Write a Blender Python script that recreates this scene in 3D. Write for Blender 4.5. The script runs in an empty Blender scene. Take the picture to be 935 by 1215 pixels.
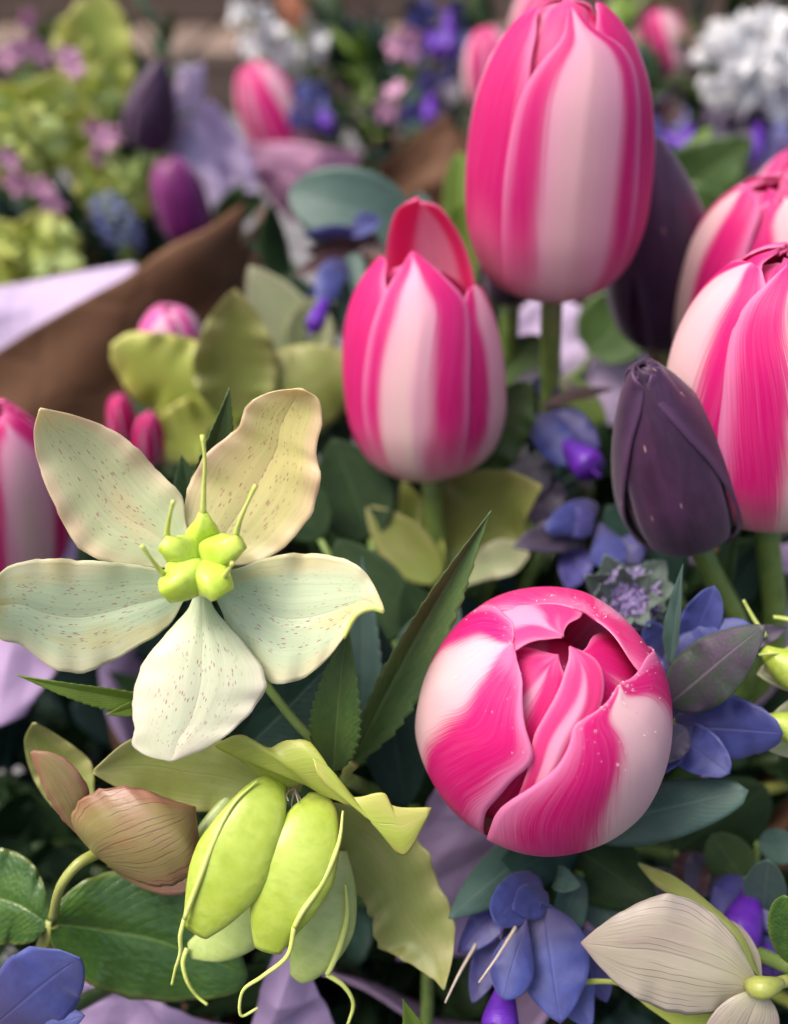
import bpy, math, random
import numpy as np
from mathutils import Vector, Matrix

random.seed(7)
rng = np.random.default_rng(7)
R_ = math.radians
sc = bpy.context.scene
COL = sc.collection

# ------------------------------------------------------------------ camera, sky, sun, exposure
CAM = np.array((0.0, 0.0, 0.55))
PITCH = R_(38)
FPX = 1002.0
FWD = np.array((0, math.cos(PITCH), -math.sin(PITCH)))
UPV = np.array((0, math.sin(PITCH), math.cos(PITCH)))
RGT = np.array((1.0, 0, 0))
cam = bpy.data.cameras.new('camera')
cam.sensor_fit = 'HORIZONTAL'; cam.sensor_width = 36
cam.lens = 36 * FPX / 935
cam.clip_start = 0.005; cam.clip_end = 200
cam.dof.use_dof = True
cam.dof.focus_distance = 0.164
cam.dof.aperture_fstop = cam.lens / 4.7
co = bpy.data.objects.new('camera', cam); COL.objects.link(co)
co.location = CAM; co.rotation_euler = (R_(90) - PITCH, 0, 0)
sc.camera = co

SUN_EL, SUN_AZ = R_(62), R_(-95)          # azimuth from +Y, positive to +X
w = bpy.data.worlds.new('World'); sc.world = w; w.use_nodes = True
wn = w.node_tree
bg = wn.nodes['Background']
sky = wn.nodes.new('ShaderNodeTexSky'); sky.sky_type = 'NISHITA'; sky.sun_disc = False
sky.sun_elevation = SUN_EL; sky.sun_rotation = SUN_AZ
sky.air_density = 1.0; sky.dust_density = 7.0; sky.ozone_density = 0.3
wn.links.new(sky.outputs[0], bg.inputs[0]); bg.inputs[1].default_value = 0.15
sun = bpy.data.lights.new('sun', 'SUN'); sun.energy = 1.5; sun.angle = R_(35); sun.color = (1, .97, .93)
so = bpy.data.objects.new('sun', sun); COL.objects.link(so)
sd = Vector((math.sin(SUN_AZ) * math.cos(SUN_EL), math.cos(SUN_AZ) * math.cos(SUN_EL), math.sin(SUN_EL)))
so.rotation_euler = sd.to_track_quat('Z', 'Y').to_euler(); so.location = (0, 0, 3)
sc.view_settings.view_transform = 'Standard'; sc.view_settings.look = 'None'
sc.view_settings.gamma = 1; sc.view_settings.use_curve_mapping = False
sc.view_settings.exposure = 0.7
sc.render.engine = 'CYCLES'
sc.cycles.max_bounces = 5; sc.cycles.diffuse_bounces = 3; sc.cycles.glossy_bounces = 2
sc.cycles.transmission_bounces = 4; sc.cycles.use_denoising = True

def P(px, py, d):
    """a point of the place seen at photo pixel (px, py), d metres along the view axis"""
    return CAM + d * (FWD + RGT * ((px - 467.5) / FPX) + UPV * ((607.5 - py) / FPX))

# ------------------------------------------------------------------ node helper
class V:
    def __init__(s, nt, k): s.nt, s.k = nt, k
    def _m(s, op, *a, clamp=False):
        n = s.nt.nodes.new('ShaderNodeMath'); n.operation = op; n.use_clamp = clamp
        for i, x in enumerate((s,) + a):
            if isinstance(x, V): s.nt.links.new(x.k, n.inputs[i])
            else: n.inputs[i].default_value = x
        return V(s.nt, n.outputs[0])
    def __add__(s, o): return s._m('ADD', o)
    def __radd__(s, o): return s._m('ADD', o)
    def __sub__(s, o): return s._m('SUBTRACT', o)
    def __rsub__(s, o): return s._m('MULTIPLY', -1)._m('ADD', o)
    def __mul__(s, o): return s._m('MULTIPLY', o)
    def __rmul__(s, o): return s._m('MULTIPLY', o)
    def abs(s): return s._m('ABSOLUTE')
    def pow(s, e): return s._m('POWER', e)
    def sin(s): return s._m('SINE')
    def sat(s): return s._m('ADD', 0.0, clamp=True)
    def step(s, a, b):
        n = s.nt.nodes.new('ShaderNodeMapRange'); n.interpolation_type = 'SMOOTHSTEP'
        s.nt.links.new(s.k, n.inputs[0])
        for i, x in ((1, a), (2, b)):
            if isinstance(x, V): s.nt.links.new(x.k, n.inputs[i])
            else: n.inputs[i].default_value = x
        n.inputs[3].default_value = 0; n.inputs[4].default_value = 1
        return V(s.nt, n.outputs[0])

def rgb(nt, c):
    n = nt.nodes.new('ShaderNodeRGB'); n.outputs[0].default_value = (*c, 1); return V(nt, n.outputs[0])
def mix(nt, f, a, b):
    n = nt.nodes.new('ShaderNodeMix'); n.data_type = 'RGBA'
    if isinstance(f, V): nt.links.new(f.k, n.inputs[0])
    else: n.inputs[0].default_value = f
    for i, x in ((6, a), (7, b)):
        if isinstance(x, V): nt.links.new(x.k, n.inputs[i])
        else: n.inputs[i].default_value = (*x, 1)
    return V(nt, n.outputs[2])
def comb(nt, x, y, z=0.0):
    n = nt.nodes.new('ShaderNodeCombineXYZ')
    for i, a in enumerate((x, y, z)):
        if isinstance(a, V): nt.links.new(a.k, n.inputs[i])
        else: n.inputs[i].default_value = a
    return V(nt, n.outputs[0])
def noise(nt, vec, scale=1.0, detail=2.0, rough=.5):
    n = nt.nodes.new('ShaderNodeTexNoise'); n.inputs['Scale'].default_value = scale
    n.inputs['Detail'].default_value = detail; n.inputs['Roughness'].default_value = rough
    if vec is not None: nt.links.new(vec.k, n.inputs['Vector'])
    return V(nt, n.outputs[0])
def voro(nt, vec, scale=1.0, feature='F1'):
    n = nt.nodes.new('ShaderNodeTexVoronoi'); n.inputs['Scale'].default_value = scale; n.feature = feature
    if vec is not None: nt.links.new(vec.k, n.inputs['Vector'])
    return V(nt, n.outputs['Distance']), (V(nt, n.outputs['Color']) if feature == 'F1' else None)
def objco(nt):
    n = nt.nodes.new('ShaderNodeTexCoord'); return V(nt, n.outputs['Object'])
def uv(nt):
    n = nt.nodes.new('ShaderNodeUVMap'); s = nt.nodes.new('ShaderNodeSeparateXYZ')
    nt.links.new(n.outputs[0], s.inputs[0])
    return V(nt, s.outputs[0]), V(nt, s.outputs[1])
def rnd(nt):
    n = nt.nodes.new('ShaderNodeObjectInfo'); return V(nt, n.outputs['Random'])

def newmat(name):
    m = bpy.data.materials.new(name); m.use_nodes = True
    return m, m.node_tree
def finish(nt, color, rough=.5, height=None, hdist=.0003, hstr=.5, trans=0.0, spec=.5, sheen=0.0, coat=0.0, sss=0.0):
    p = nt.nodes['Principled BSDF']; out = nt.nodes['Material Output']
    if isinstance(color, V): nt.links.new(color.k, p.inputs['Base Color'])
    else: p.inputs['Base Color'].default_value = (*color, 1)
    if isinstance(rough, V): nt.links.new(rough.k, p.inputs['Roughness'])
    else: p.inputs['Roughness'].default_value = rough
    p.inputs['Specular IOR Level'].default_value = spec
    p.inputs['Sheen Weight'].default_value = sheen
    p.inputs['Coat Weight'].default_value = coat
    p.inputs['Coat Roughness'].default_value = .25
    if sss:
        p.inputs['Subsurface Weight'].default_value = sss
        p.inputs['Subsurface Radius'].default_value = (1, .6, .5)
        p.inputs['Subsurface Scale'].default_value = .0015
    b = None
    if height is not None:
        b = nt.nodes.new('ShaderNodeBump'); b.inputs['Strength'].default_value = hstr
        b.inputs['Distance'].default_value = hdist
        nt.links.new(height.k, b.inputs['Height']); nt.links.new(b.outputs[0], p.inputs['Normal'])
    if trans:
        t = nt.nodes.new('ShaderNodeBsdfTranslucent'); mx = nt.nodes.new('ShaderNodeMixShader')
        mx.inputs[0].default_value = trans
        if isinstance(color, V): nt.links.new(color.k, t.inputs[0])
        else: t.inputs[0].default_value = (*color, 1)
        nt.links.new(p.outputs[0], mx.inputs[1]); nt.links.new(t.outputs[0], mx.inputs[2])
        nt.links.new(mx.outputs[0], out.inputs[0])

# ------------------------------------------------------------------ materials
M = {}
def mat_tulip(name, pale, band, edge, c0=.40, flame=.30, tipu=.72, es=.62, wa=1.0, soft=.18, bg_=.42):
    m, nt = newmat(name); u, v = uv(nt); r = rnd(nt)
    s = (v - .5).abs() * 2.0; sa = (v - .5 + (r - .5) * bg_ * .5 + (noise(nt, comb(nt, u * 1.6, r * 23.0, 0.0), 1, 1) - .5) * bg_ * .5).abs() * 2.0
    fan = s - u * .55
    fea = noise(nt, comb(nt, fan * 150.0, u * 4.0, r * 37.0), 1, 2, .7)
    big = noise(nt, comb(nt, v * 4.0, u * 2.5, r * 91.0), 1, 1)
    fe2 = noise(nt, comb(nt, fan * 34.0, u * 2.2, r * 51.0), 1, 2, .65)
    sp = sa + (fea - .5) * flame + (fe2 - .5) * bg_ * .5 + (big - .5) * bg_ + (r - .5) * bg_ * .4
    lo = c0 - u.step(tipu, 1.12) * (c0 + .30)
    pk = sp.step(lo - .06, lo + soft)
    uf = u + (fea - .5) * .14 + (big - .5) * .25
    pk = pk * uf.step(.12, .46)
    em = (s + (fea - .5) * .22).step(.78, 1.0) * es + uf.step(.90, 1.02) * .45
    wash = sp.step(lo - .55, lo + .1) * .38 + u.step(.3, .95) * .32 + big.step(.4, .7) * .18 + fea.step(.4, .75) * .14
    c = mix(nt, (wash * wa * uf.step(.05, .5)).sat(), pale, edge)
    c = mix(nt, pk, c, mix(nt, fea.step(.42, .75) * .16 + fe2.step(.45, .75) * .08, band, edge))
    c = mix(nt, em.sat() * uf.step(.2, .5), c, edge)
    h = fea * .4 + big * .4
    finish(nt, c, fea * .12 + .36, h + fe2 * .6, .00022, .4, trans=.40, spec=.3, sheen=.0)
    M[name] = m
PALE = (.86, .69, .62); BAND = (.73, .008, .22); EDGE = (.90, .36, .63)
mat_tulip('tulip_petal', PALE, BAND, EDGE)
mat_tulip('tulip_petal_tall', (.86, .60, .60), BAND, EDGE, c0=.46, bg_=.30)
mat_tulip('tulip_petal_inner', (.90, .55, .60), (.84, .03, .20), (.90, .24, .46), c0=.34)
mat_tulip('tulip_petal_hot', (.88, .58, .64), (.74, .008, .21), (.90, .32, .60), c0=.02, es=.6)
mat_tulip('tulip_petal_bold', (.88, .72, .65), (.74, .006, .21), (.90, .36, .63), c0=.33, soft=.13, wa=.55, es=.75, tipu=.84, bg_=.16)
mat_tulip('tulip_petal_rose', (.90, .40, .58), (.86, .05, .27), (.92, .36, .58), c0=.25)
mat_tulip('tulip_pale_pink', (.86, .70, .76), (.80, .12, .45), (.88, .45, .66), c0=.5)

def mat_dark(name, c1, c2, sheenc):
    m, nt = newmat(name); u, v = uv(nt); r = rnd(nt)
    lines = noise(nt, comb(nt, v * 70.0, u * 3.0, r * 9.0), 1, 3)
    blot = noise(nt, comb(nt, v * 4.0, u * 5.0, r * 21.0), 1, 4, .65)
    c = mix(nt, blot.step(.35, .7), c1, c2)
    s = (v - .5).abs() * 2.0
    c = mix(nt, s.step(.75, 1.0) * .5, c, sheenc)
    d, _ = voro(nt, comb(nt, v * 7.0, u * 6.0, r * 13.0))
    c = mix(nt, (1.0 - d.step(.06, .10)) * blot.step(.5, .6) * .8, c, (.45, .30, .22))
    finish(nt, c, lines * .2 + .38, lines * .5 + blot, .0002, .4, trans=.05, spec=.4, sheen=.12)
    M[name] = m
mat_dark('dark_petal', (.026, .007, .032), (.055, .018, .060), (.11, .05, .13))
mat_dark('magenta_petal', (.12, .004, .09), (.20, .010, .15), (.28, .04, .22))

def mat_hellebore(name, mid, rim, tip, speck=(.36, .035, .12), spk=1.0, vein=(.35, .12, .18), veinamt=.25, green=(.52, .66, .36), trans=.38, rough=.42, vs=.55):
    m, nt = newmat(name); u, v = uv(nt); r = rnd(nt)
    s = (v - .5).abs() * 2.0
    big = noise(nt, comb(nt, v * 3.0, u * 3.0, r * 57.0), 1, 3)
    c = mix(nt, (s + (big - .5) * .7).step(.45, 1.0), mid, rim)
    c = mix(nt, (u + (big - .5) * .5).step(.75, 1.0) * .8, c, tip)
    fan = noise(nt, comb(nt, v * 30.0, u * 1.6, r * 7.0), 1, 3, .6)
    c = mix(nt, (1.0 - u.step(.05, .55)) * .65, c, green)
    c = mix(nt, fan.step(.40, .75) * .35, c, tuple(min(.85, x * 1.18 + .06) for x in mid))
    c = mix(nt, big.step(.50, .72) * .45, c, tip)
    # branching veins: thin wandering lines fanning out from the base
    vv = (v - .5) * (1.5 - u * .55) + (noise(nt, comb(nt, u * 3.0, v * 2.5, r * 17.0), 1, 2) - .5) * .17
    vl = 1.0 - (vv * 46.0).sin().abs().step(.0, .30)
    vl = vl * (1.0 - u.step(.60, .98)) * noise(nt, comb(nt, v * 9.0, u * 4.0, r * 3.0), 1, 1).step(.36, .62)
    mid_l = 1.0 - (v - .5 + (big - .5) * .05).abs().step(.0, .014)
    c = mix(nt, (vl * vs + mid_l * .35).sat() * veinamt, c, vein)
    if spk:
        d, cc = voro(nt, comb(nt, v * 56.0, u * 30.0, r * 31.0))
        sep = nt.nodes.new('ShaderNodeSeparateColor'); nt.links.new(cc.k, sep.inputs[0])
        size = V(nt, sep.outputs[0]) * .42
        dot = 1.0 - d.step(size * .5, size)
        zone = (1.0 - s.step(.40, .88)) * u.step(.14, .32) * (1.0 - u.step(.78, .96)) * big.step(.26, .48)
        c = mix(nt, dot * zone * .8 * spk, c, speck)
    g, _ = voro(nt, comb(nt, v * 150.0, u * 190.0, r))
    glit = 1.0 - g.step(.05, .30)
    h = fan * .5 + glit * .55 + mid_l * -.35
    finish(nt, c, rough - .08, h, .00026, .55, trans=trans, spec=.55)
    M[name] = m
mat_hellebore('cream_sepal', (.68, .70, .42), (.80, .64, .45), (.80, .64, .38), green=(.55, .70, .44))
mat_hellebore('mint_sepal', (.62, .72, .48), (.74, .70, .46), (.68, .58, .22), green=(.46, .64, .42))
mat_hellebore('white_sepal', (.68, .72, .52), (.78, .74, .60), (.80, .74, .60), green=(.46, .64, .28))
mat_hellebore('yellow_sepal', (.70, .64, .26), (.80, .60, .40), (.78, .61, .32), green=(.64, .66, .40))
mat_hellebore('olive_sepal', (.27, .31, .075), (.38, .38, .13), (.42, .40, .16), spk=.35, speck=(.12, .14, .05), veinamt=.25, vein=(.20, .22, .06), green=(.30, .38, .08))
mat_hellebore('lime_sepal', (.46, .54, .09), (.58, .58, .14), (.60, .58, .17), spk=.15, veinamt=.1, green=(.36, .46, .06))
mat_hellebore('russet_sepal', (.26, .20, .075), (.30, .13, .085), (.32, .12, .08), spk=0, veinamt=.9, vein=(.10, .02, .03), green=(.30, .28, .07), trans=.2, vs=1.6)
mat_hellebore('grey_sepal', (.36, .32, .25), (.41, .36, .31), (.36, .27, .24), spk=0, veinamt=.8, vein=(.15, .085, .075), green=(.40, .40, .24), trans=.2, vs=1.3)
mat_hellebore('sage_sepal', (.50, .56, .32), (.60, .60, .40), (.62, .60, .40), spk=.1, veinamt=.2, vein=(.3, .32, .18), green=(.42, .52, .22))

def mat_leaf(name, c1, c2, vein, rough=.4, veinamt=.5, nv=16.0, spec=.5, trans=.18, rel=1.0, edge=None, crinkle=0.0, sheen=0.0, sv=.22, grad=None):
    m, nt = newmat(name); u, v = uv(nt); r = rnd(nt)
    s = (v - .5).abs() * 2.0
    big = noise(nt, comb(nt, v * 3.0, u * 4.0, r * 77.0), 1, 4, .6)
    fine = noise(nt, comb(nt, v * 26.0, u * 40.0, r * 3.0), 1, 3, .6)
    c = mix(nt, big.step(.3, .72), c1, c2)
    c = mix(nt, r * .35, c, tuple(x * .6 for x in c1))
    wob = (big - .5) * .8
    side = ((u * nv - s * nv * .32 + wob) * 3.14159).sin().abs()
    vl = 1.0 - side.step(.0, .16)
    mid_l = 1.0 - (s).step(.015, .06)
    c = mix(nt, (vl * sv * veinamt + mid_l * veinamt).sat(), c, vein)
    c = mix(nt, fine.step(.4, .8) * .15, c, vein)
    c = mix(nt, big.step(.66, .80) * .45, c, tuple(min(.8, a * .4 + b) for a, b in zip(vein, c2)))
    if grad: c = mix(nt, 1.0 - u.step(.0, .55), c, grad)
    if edge: c = mix(nt, s.step(.86, .98) * .7, c, edge)
    h = vl * -.15 * rel + mid_l * -.6 + fine * .3 + big * .6 + side * .18 * rel
    if crinkle:
        d, _ = voro(nt, comb(nt, v * 17.0, u * 22.0, r * 3.0)); h = h + d * crinkle
    finish(nt, c, fine * .2 + rough - .1, h, .0004, .5, trans=trans, spec=spec, sheen=sheen * .4)
    M[name] = m
mat_leaf('leaf_green', (.050, .105, .028), (.085, .155, .040), (.16, .23, .08))
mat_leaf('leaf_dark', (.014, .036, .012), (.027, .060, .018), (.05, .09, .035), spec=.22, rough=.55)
mat_leaf('leaf_teal', (.045, .100, .085), (.075, .145, .120), (.13, .20, .17), rough=.5, sheen=.2)
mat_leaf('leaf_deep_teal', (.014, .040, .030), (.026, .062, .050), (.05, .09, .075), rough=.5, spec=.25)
mat_leaf('leaf_lime', (.16, .27, .03), (.24, .36, .05), (.33, .43, .12), trans=.3)
mat_leaf('leaf_glossy', (.036, .10, .020), (.085, .18, .030), (.14, .24, .05), edge=(.16, .20, .04), rough=.20, rel=1.2, crinkle=.9, spec=.6)
mat_leaf('leaf_serrate', (.060, .125, .032), (.105, .185, .045), (.19, .25, .08), rough=.42, nv=14.0)
mat_leaf('leaf_silver', (.12, .17, .14), (.17, .23, .19), (.24, .30, .25), rough=.55, crinkle=.5)
mat_leaf('bract_blue', (.026, .032, .17), (.048, .066, .26), (.08, .09, .30), grad=(.045, .036, .12), edge=(.068, .08, .28), sv=.08, rel=.1, rough=.5, veinamt=.25, sheen=.3, trans=.15, nv=9.0)
mat_leaf('bract_indigo', sv=.06, rel=.1, c1=(.040, .035, .17), c2=(.065, .065, .26), vein=(.12, .10, .28), rough=.45, veinamt=.25, sheen=.3, trans=.12, nv=9.0)
mat_leaf('bract_dusk', sv=.06, rel=.1, c1=(.038, .030, .055), c2=(.060, .045, .085), vein=(.13, .09, .13), rough=.45, veinamt=.35, sheen=.2, trans=.1, nv=9.0)
mat_leaf('bract_maroon', (.050, .020, .026), (.085, .035, .036), (.12, .06, .06), rough=.45, veinamt=.3, trans=.1)
mat_leaf('bract_two_tone', sv=.06, rel=.1, c1=(.028, .055, .030), c2=(.070, .035, .085), vein=(.17, .13, .17), rough=.42, veinamt=.5, trans=.1, nv=9.0, edge=(.07, .11, .05))
mat_leaf('bell_violet', (.10, .015, .36), (.16, .03, .50), (.24, .08, .55), rough=.35, veinamt=.4)
mat_leaf('white_petal', (.78, .78, .80), (.84, .84, .86), (.86, .86, .86), rough=.5, veinamt=.1, trans=.3)
mat_leaf('pink_petal', (.70, .32, .55), (.80, .48, .68), (.84, .6, .74), rough=.5, veinamt=.1, trans=.3)
mat_leaf('muscari_bell', (.36, .42, .82), (.46, .52, .86), (.6, .64, .88), rough=.45, veinamt=.1, trans=.15)
mat_leaf('pale_floret', (.46, .58, .14), (.60, .72, .30), (.6, .7, .4), rough=.45, veinamt=.15, trans=.3)

def mat_pod(name, c1, c2, deep):
    m, nt = newmat(name); r = rnd(nt); o = objco(nt); u, v = uv(nt)
    n1 = noise(nt, o, 160, 4, .6); n2 = noise(nt, o, 700, 3, .6)
    c = mix(nt, n1.step(.3, .7), c1, c2)
    lines = noise(nt, comb(nt, u * 22.0 + v * 3.0, v * 16.0, r * 9.0), 1, 3)
    c = mix(nt, lines.step(.42, .75) * .35, c, deep)
    c = mix(nt, n2.step(.62, .75) * .18, c, deep)
    finish(nt, c, .36, n1 * .6 + n2 * .3 + lines * .25, .0005, .5, spec=.5, sss=.35)
    M[name] = m
mat_pod('pod_green', (.34, .44, .045), (.42, .52, .09), (.24, .34, .03))
mat_pod('pod_pale', (.30, .40, .11), (.40, .48, .17), (.22, .32, .06))
mat_pod('carpel_lime', (.44, .60, .05), (.56, .70, .11), (.34, .50, .03))
mat_pod('stem_green', (.13, .21, .045), (.20, .29, .07), (.09, .15, .03))
mat_pod('stem_olive', (.26, .30, .06), (.34, .36, .10), (.20, .20, .05))
mat_pod('stem_dark', (.04, .075, .02), (.07, .11, .035), (.03, .05, .02))
mat_pod('style_green', (.48, .58, .12), (.56, .62, .20), (.45, .5, .1))
mat_pod('style_dry', (.36, .30, .24), (.42, .36, .30), (.25, .2, .15))
mat_pod('thistle_violet', (.26, .20, .42), (.42, .34, .60), (.2, .14, .32))

def mat_paper(name, c1, c2, fibre, trans, rough=.7):
    m, nt = newmat(name); o = objco(nt); u, v = uv(nt)
    n1 = noise(nt, o, 14, 4, .6); n2 = noise(nt, o, 900, 2, .6)
    cr, _ = voro(nt, o, 30, 'DISTANCE_TO_EDGE')
    c = mix(nt, n1.step(.3, .7), c1, c2)
    c = mix(nt, n2.step(.5, .8) * .25, c, fibre)
    finish(nt, c, rough, n1 * .8 + n2 * .05 + cr.step(0, .12) * .25, .004, .35, trans=trans, spec=.3)
    M[name] = m
mat_paper('kraft', (.110, .050, .024), (.140, .066, .032), (.08, .036, .018), .03)
mat_paper('tissue', (.44, .31, .52), (.52, .38, .60), (.58, .45, .64), .35, .5)
mat_paper('tissue_backlit_tint', (.66, .54, .76), (.72, .60, .80), (.76, .66, .82), .45, .5)  # same lilac tissue, lightened in colour to imitate light glowing through from behind
mat_paper('tissue_pink', (.66, .34, .52), (.72, .42, .60), (.76, .52, .66), .35, .5)

def mat_stone(name, c1, c2, c3, sc_=9.0, rough=.85):
    m, nt = newmat(name); o = objco(nt); r = rnd(nt)
    n1 = noise(nt, o, sc_, 5, .6); n2 = noise(nt, o, sc_ * 14, 4, .6)
    c = mix(nt, n1.step(.3, .7), c1, c2)
    c = mix(nt, n2.step(.5, .75) * .5, c, c3)
    c = mix(nt, r * .4, c, c3)
    finish(nt, c, rough, n1 * .5 + n2, .004, .6)
    M[name] = m
mat_stone('paving_grey', (.13, .125, .13), (.17, .165, .17), (.10, .095, .10))
mat_stone('step_brown', (.16, .11, .085), (.22, .155, .12), (.11, .08, .065), 6)
mat_stone('step_grey', (.34, .31, .28), (.42, .39, .35), (.28, .25, .23), 6)
mat_stone('joint_dark', (.06, .055, .05), (.08, .07, .065), (.05, .05, .045))
mat_stone('terracotta', (.36, .13, .07), (.42, .17, .09), (.28, .10, .06))
m, nt = newmat('bucket_black'); finish(nt, (.012, .012, .013), .45, noise(nt, objco(nt), 300, 2), .0004, .3); M['bucket_black'] = m
m, nt = newmat('water_drop')
p = nt.nodes['Principled BSDF']; p.inputs['Alpha'].default_value = .14; p.inputs['Specular IOR Level'].default_value = 1.0
p.inputs['Roughness'].default_value = .06; p.inputs['Base Color'].default_value = (.95, .95, .95, 1); p.inputs['Coat Weight'].default_value = 1.0; M['water_drop'] = m

# ------------------------------------------------------------------ objects
def thing(name, label, cat, loc, group=None, kind=None):
    o = bpy.data.objects.new(name, None); COL.objects.link(o)
    o.empty_display_size = .01
    o.location = Vector([float(x) for x in loc]); tag(o, label, cat, group, kind); return o
def tag(o, label=None, cat=None, group=None, kind=None):
    if label: o['label'] = label
    if cat: o['category'] = cat
    if group: o['group'] = group
    if kind: o['kind'] = kind
    return o
def rootloc(parent):
    l = np.zeros(3)
    while parent is not None:
        l = l + np.array(parent.location); parent = parent.parent
    return l
def mesh_from(name, verts, faces, uvs, mat, smooth=True):
    me = bpy.data.meshes.new(name)
    me.from_pydata([tuple(v) for v in verts], [], faces)
    if uvs is not None:
        lay = me.uv_layers.new(name='UVMap')
        li = np.zeros(len(me.loops), dtype=np.int32); me.loops.foreach_get('vertex_index', li)
        lay.data.foreach_set('uv', np.asarray(uvs, dtype=np.float32)[li].ravel())
    if smooth: me.polygons.foreach_set('use_smooth', [True] * len(me.polygons))
    me.materials.append(M[mat]); me.update(); return me
def obj(name, me, parent=None):
    o = bpy.data.objects.new(name, me); COL.objects.link(o)
    if parent is not None: o.parent = parent
    return o
def part(name, verts, faces, uvs, mat, parent, smooth=True):
    v = np.asarray(verts) - rootloc(parent)
    return obj(name, mesh_from(name, v, faces, uvs, mat, smooth), parent)

def catmull(pts, n):
    p = np.asarray(pts, float)
    if len(p) == 2:
        t = np.linspace(0, 1, n)[:, None]; return p[0] * (1 - t) + p[1] * t
    seg = np.linalg.norm(np.diff(p, axis=0), axis=1) ** .5 + 1e-9
    k = np.concatenate([[0], np.cumsum(seg)])
    tang = np.zeros_like(p)
    for i in range(len(p)):
        a, b = max(i - 1, 0), min(i + 1, len(p) - 1)
        tang[i] = (p[b] - p[a]) / (k[b] - k[a])
    # parameter by chord length so that rows stay even
    tt = np.linspace(0, k[-1], n); out = np.zeros((n, p.shape[1]))
    for j, t in enumerate(tt):
        i = min(np.searchsorted(k, t, side='right') - 1, len(p) - 2)
        h = k[i + 1] - k[i]; x = (t - k[i]) / h
        out[j] = ((2 * x**3 - 3 * x**2 + 1) * p[i] + (x**3 - 2 * x**2 + x) * h * tang[i]
                  + (-2 * x**3 + 3 * x**2) * p[i + 1] + (x**3 - x**2) * h * tang[i + 1])
    return out

def wob(n, k, seed, per=False):
    """smooth random wave of n samples with about k bumps"""
    r = np.random.default_rng(seed); x = np.linspace(0, 1, n); o = np.zeros(n)
    for f in (1, 1.7, 2.6):
        o += np.sin(2 * np.pi * (x * k * f / 1.5) + r.uniform(0, 6.28)) * r.uniform(.4, 1) / f
    return o / 1.4

def grid_normals(g):
    du = np.gradient(g, axis=0); dv = np.gradient(g, axis=1)
    n = np.cross(du, dv); l = np.linalg.norm(n, axis=2, keepdims=True)
    return n / np.maximum(l, 1e-12)

def shell(g, th):
    """closed thin solid from a grid of points (rows along u, columns across v); returns verts, faces, uvs"""
    nu, nv = g.shape[:2]
    n = grid_normals(g)
    # near-degenerate tips borrow the normal of the row before
    for e, r0 in ((0, 1), (nu - 1, nu - 2)):
        n[e] = n[r0].mean(axis=0) / max(np.linalg.norm(n[r0].mean(axis=0)), 1e-9)
    v = np.linspace(-1, 1, nv)[None, :, None]
    t = th * (.3 + .7 * (1 - v ** 4))
    a = g + n * t / 2; b = g - n * t / 2
    verts = np.concatenate([a.reshape(-1, 3), b.reshape(-1, 3)])
    U, W = np.meshgrid(np.linspace(0, 1, nu), np.linspace(0, 1, nv), indexing='ij')
    q = np.stack([U, W], 2).reshape(-1, 2); uvs = np.concatenate([q, q])
    N = nu * nv; f = []
    for i in range(nu - 1):
        for j in range(nv - 1):
            k = i * nv + j
            f.append((k, k + nv, k + nv + 1, k + 1)); f.append((N + k, N + k + 1, N + k + nv + 1, N + k + nv))
    for i in range(nu - 1):
        k = i * nv; f.append((k, N + k, N + k + nv, k + nv))
        k = i * nv + nv - 1; f.append((k, k + nv, N + k + nv, N + k))
    for j in range(nv - 1):
        k = j; f.append((k, k + 1, N + k + 1, N + k))
        k = (nu - 1) * nv + j; f.append((k, N + k, N + k + 1, k + 1))
    return verts, f, uvs

def loft(parent, name, L, Rr, mat, d, bulge=0.0, crease=.0, ruffle=0.0, rk=5, edge=0.0, n=(44, 26), th=.0005, seed=0, dl=0.0, dr=0.0, M_=None):
    """a petal between two edge lines given base to tip; d = (depth at base, middle, tip); dl, dr push the edges away"""
    nu, nv = n
    us = np.linspace(0, 1, nu)
    l2 = catmull(L, nu); r2 = catmull(Rr, nu)
    db, dm, dt = d
    dep = (1 - us) * (1 - 2 * us) * db + 4 * us * (1 - us) * dm + us * (2 * us - 1) * dt
    pl = np.array([P(a[0], a[1], dd + dl * math.sin(math.pi * min(1, u * 1.1))) for a, dd, u in zip(l2, dep, us)])
    pr = np.array([P(a[0], a[1], dd + dr * math.sin(math.pi * min(1, u * 1.1))) for a, dd, u in zip(r2, dep, us)])
    v = np.linspace(0, 1, nv)[None, :, None]
    g = pl[:, None] * (1 - v) + pr[:, None] * v
    ctr = g.mean(axis=1, keepdims=True); nrm = CAM - ctr; nrm /= np.linalg.norm(nrm, axis=2, keepdims=True)
    wdt = np.linalg.norm(pr - pl, axis=1)[:, None, None]
    s = np.abs(2 * v - 1)
    g = g + nrm * (bulge * wdt * (1 - s ** 2) - crease * wdt * np.exp(-(s / .10) ** 2))
    if ruffle or edge:
        for side, sd_ in ((0, 1), (1, 2)):
            wv = wob(nu, rk, seed * 10 + sd_)[:, None, None]
            wt = np.clip((1 - 2 * v) if side == 0 else (2 * v - 1), 0, 1) ** 2
            taper = np.sin(np.pi * np.clip(us, .02, .98))[:, None, None] ** .5
            g = g + nrm * wv * wt * ruffle * wdt * taper
            ac = (pl - pr)[:, None] / np.maximum(wdt, 1e-6) * (1 if side == 0 else -1)
            g = g + ac * wob(nu, rk * 2.5, seed * 10 + 5 + sd_)[:, None, None] * wt * edge * wdt * taper
    # slight overall undulation
    rr = np.random.default_rng(seed + 99)
    ph = rr.uniform(0, 6, 4)
    U = us[:, None, None]
    g = g + nrm * wdt * .018 * (np.sin(5 * U + 4 * v + ph[0]) + .6 * np.sin(9 * U - 7 * v + ph[1]))
    ve, f, q = shell(g, th)
    return part(name, ve, f, q, mat, parent)

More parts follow.
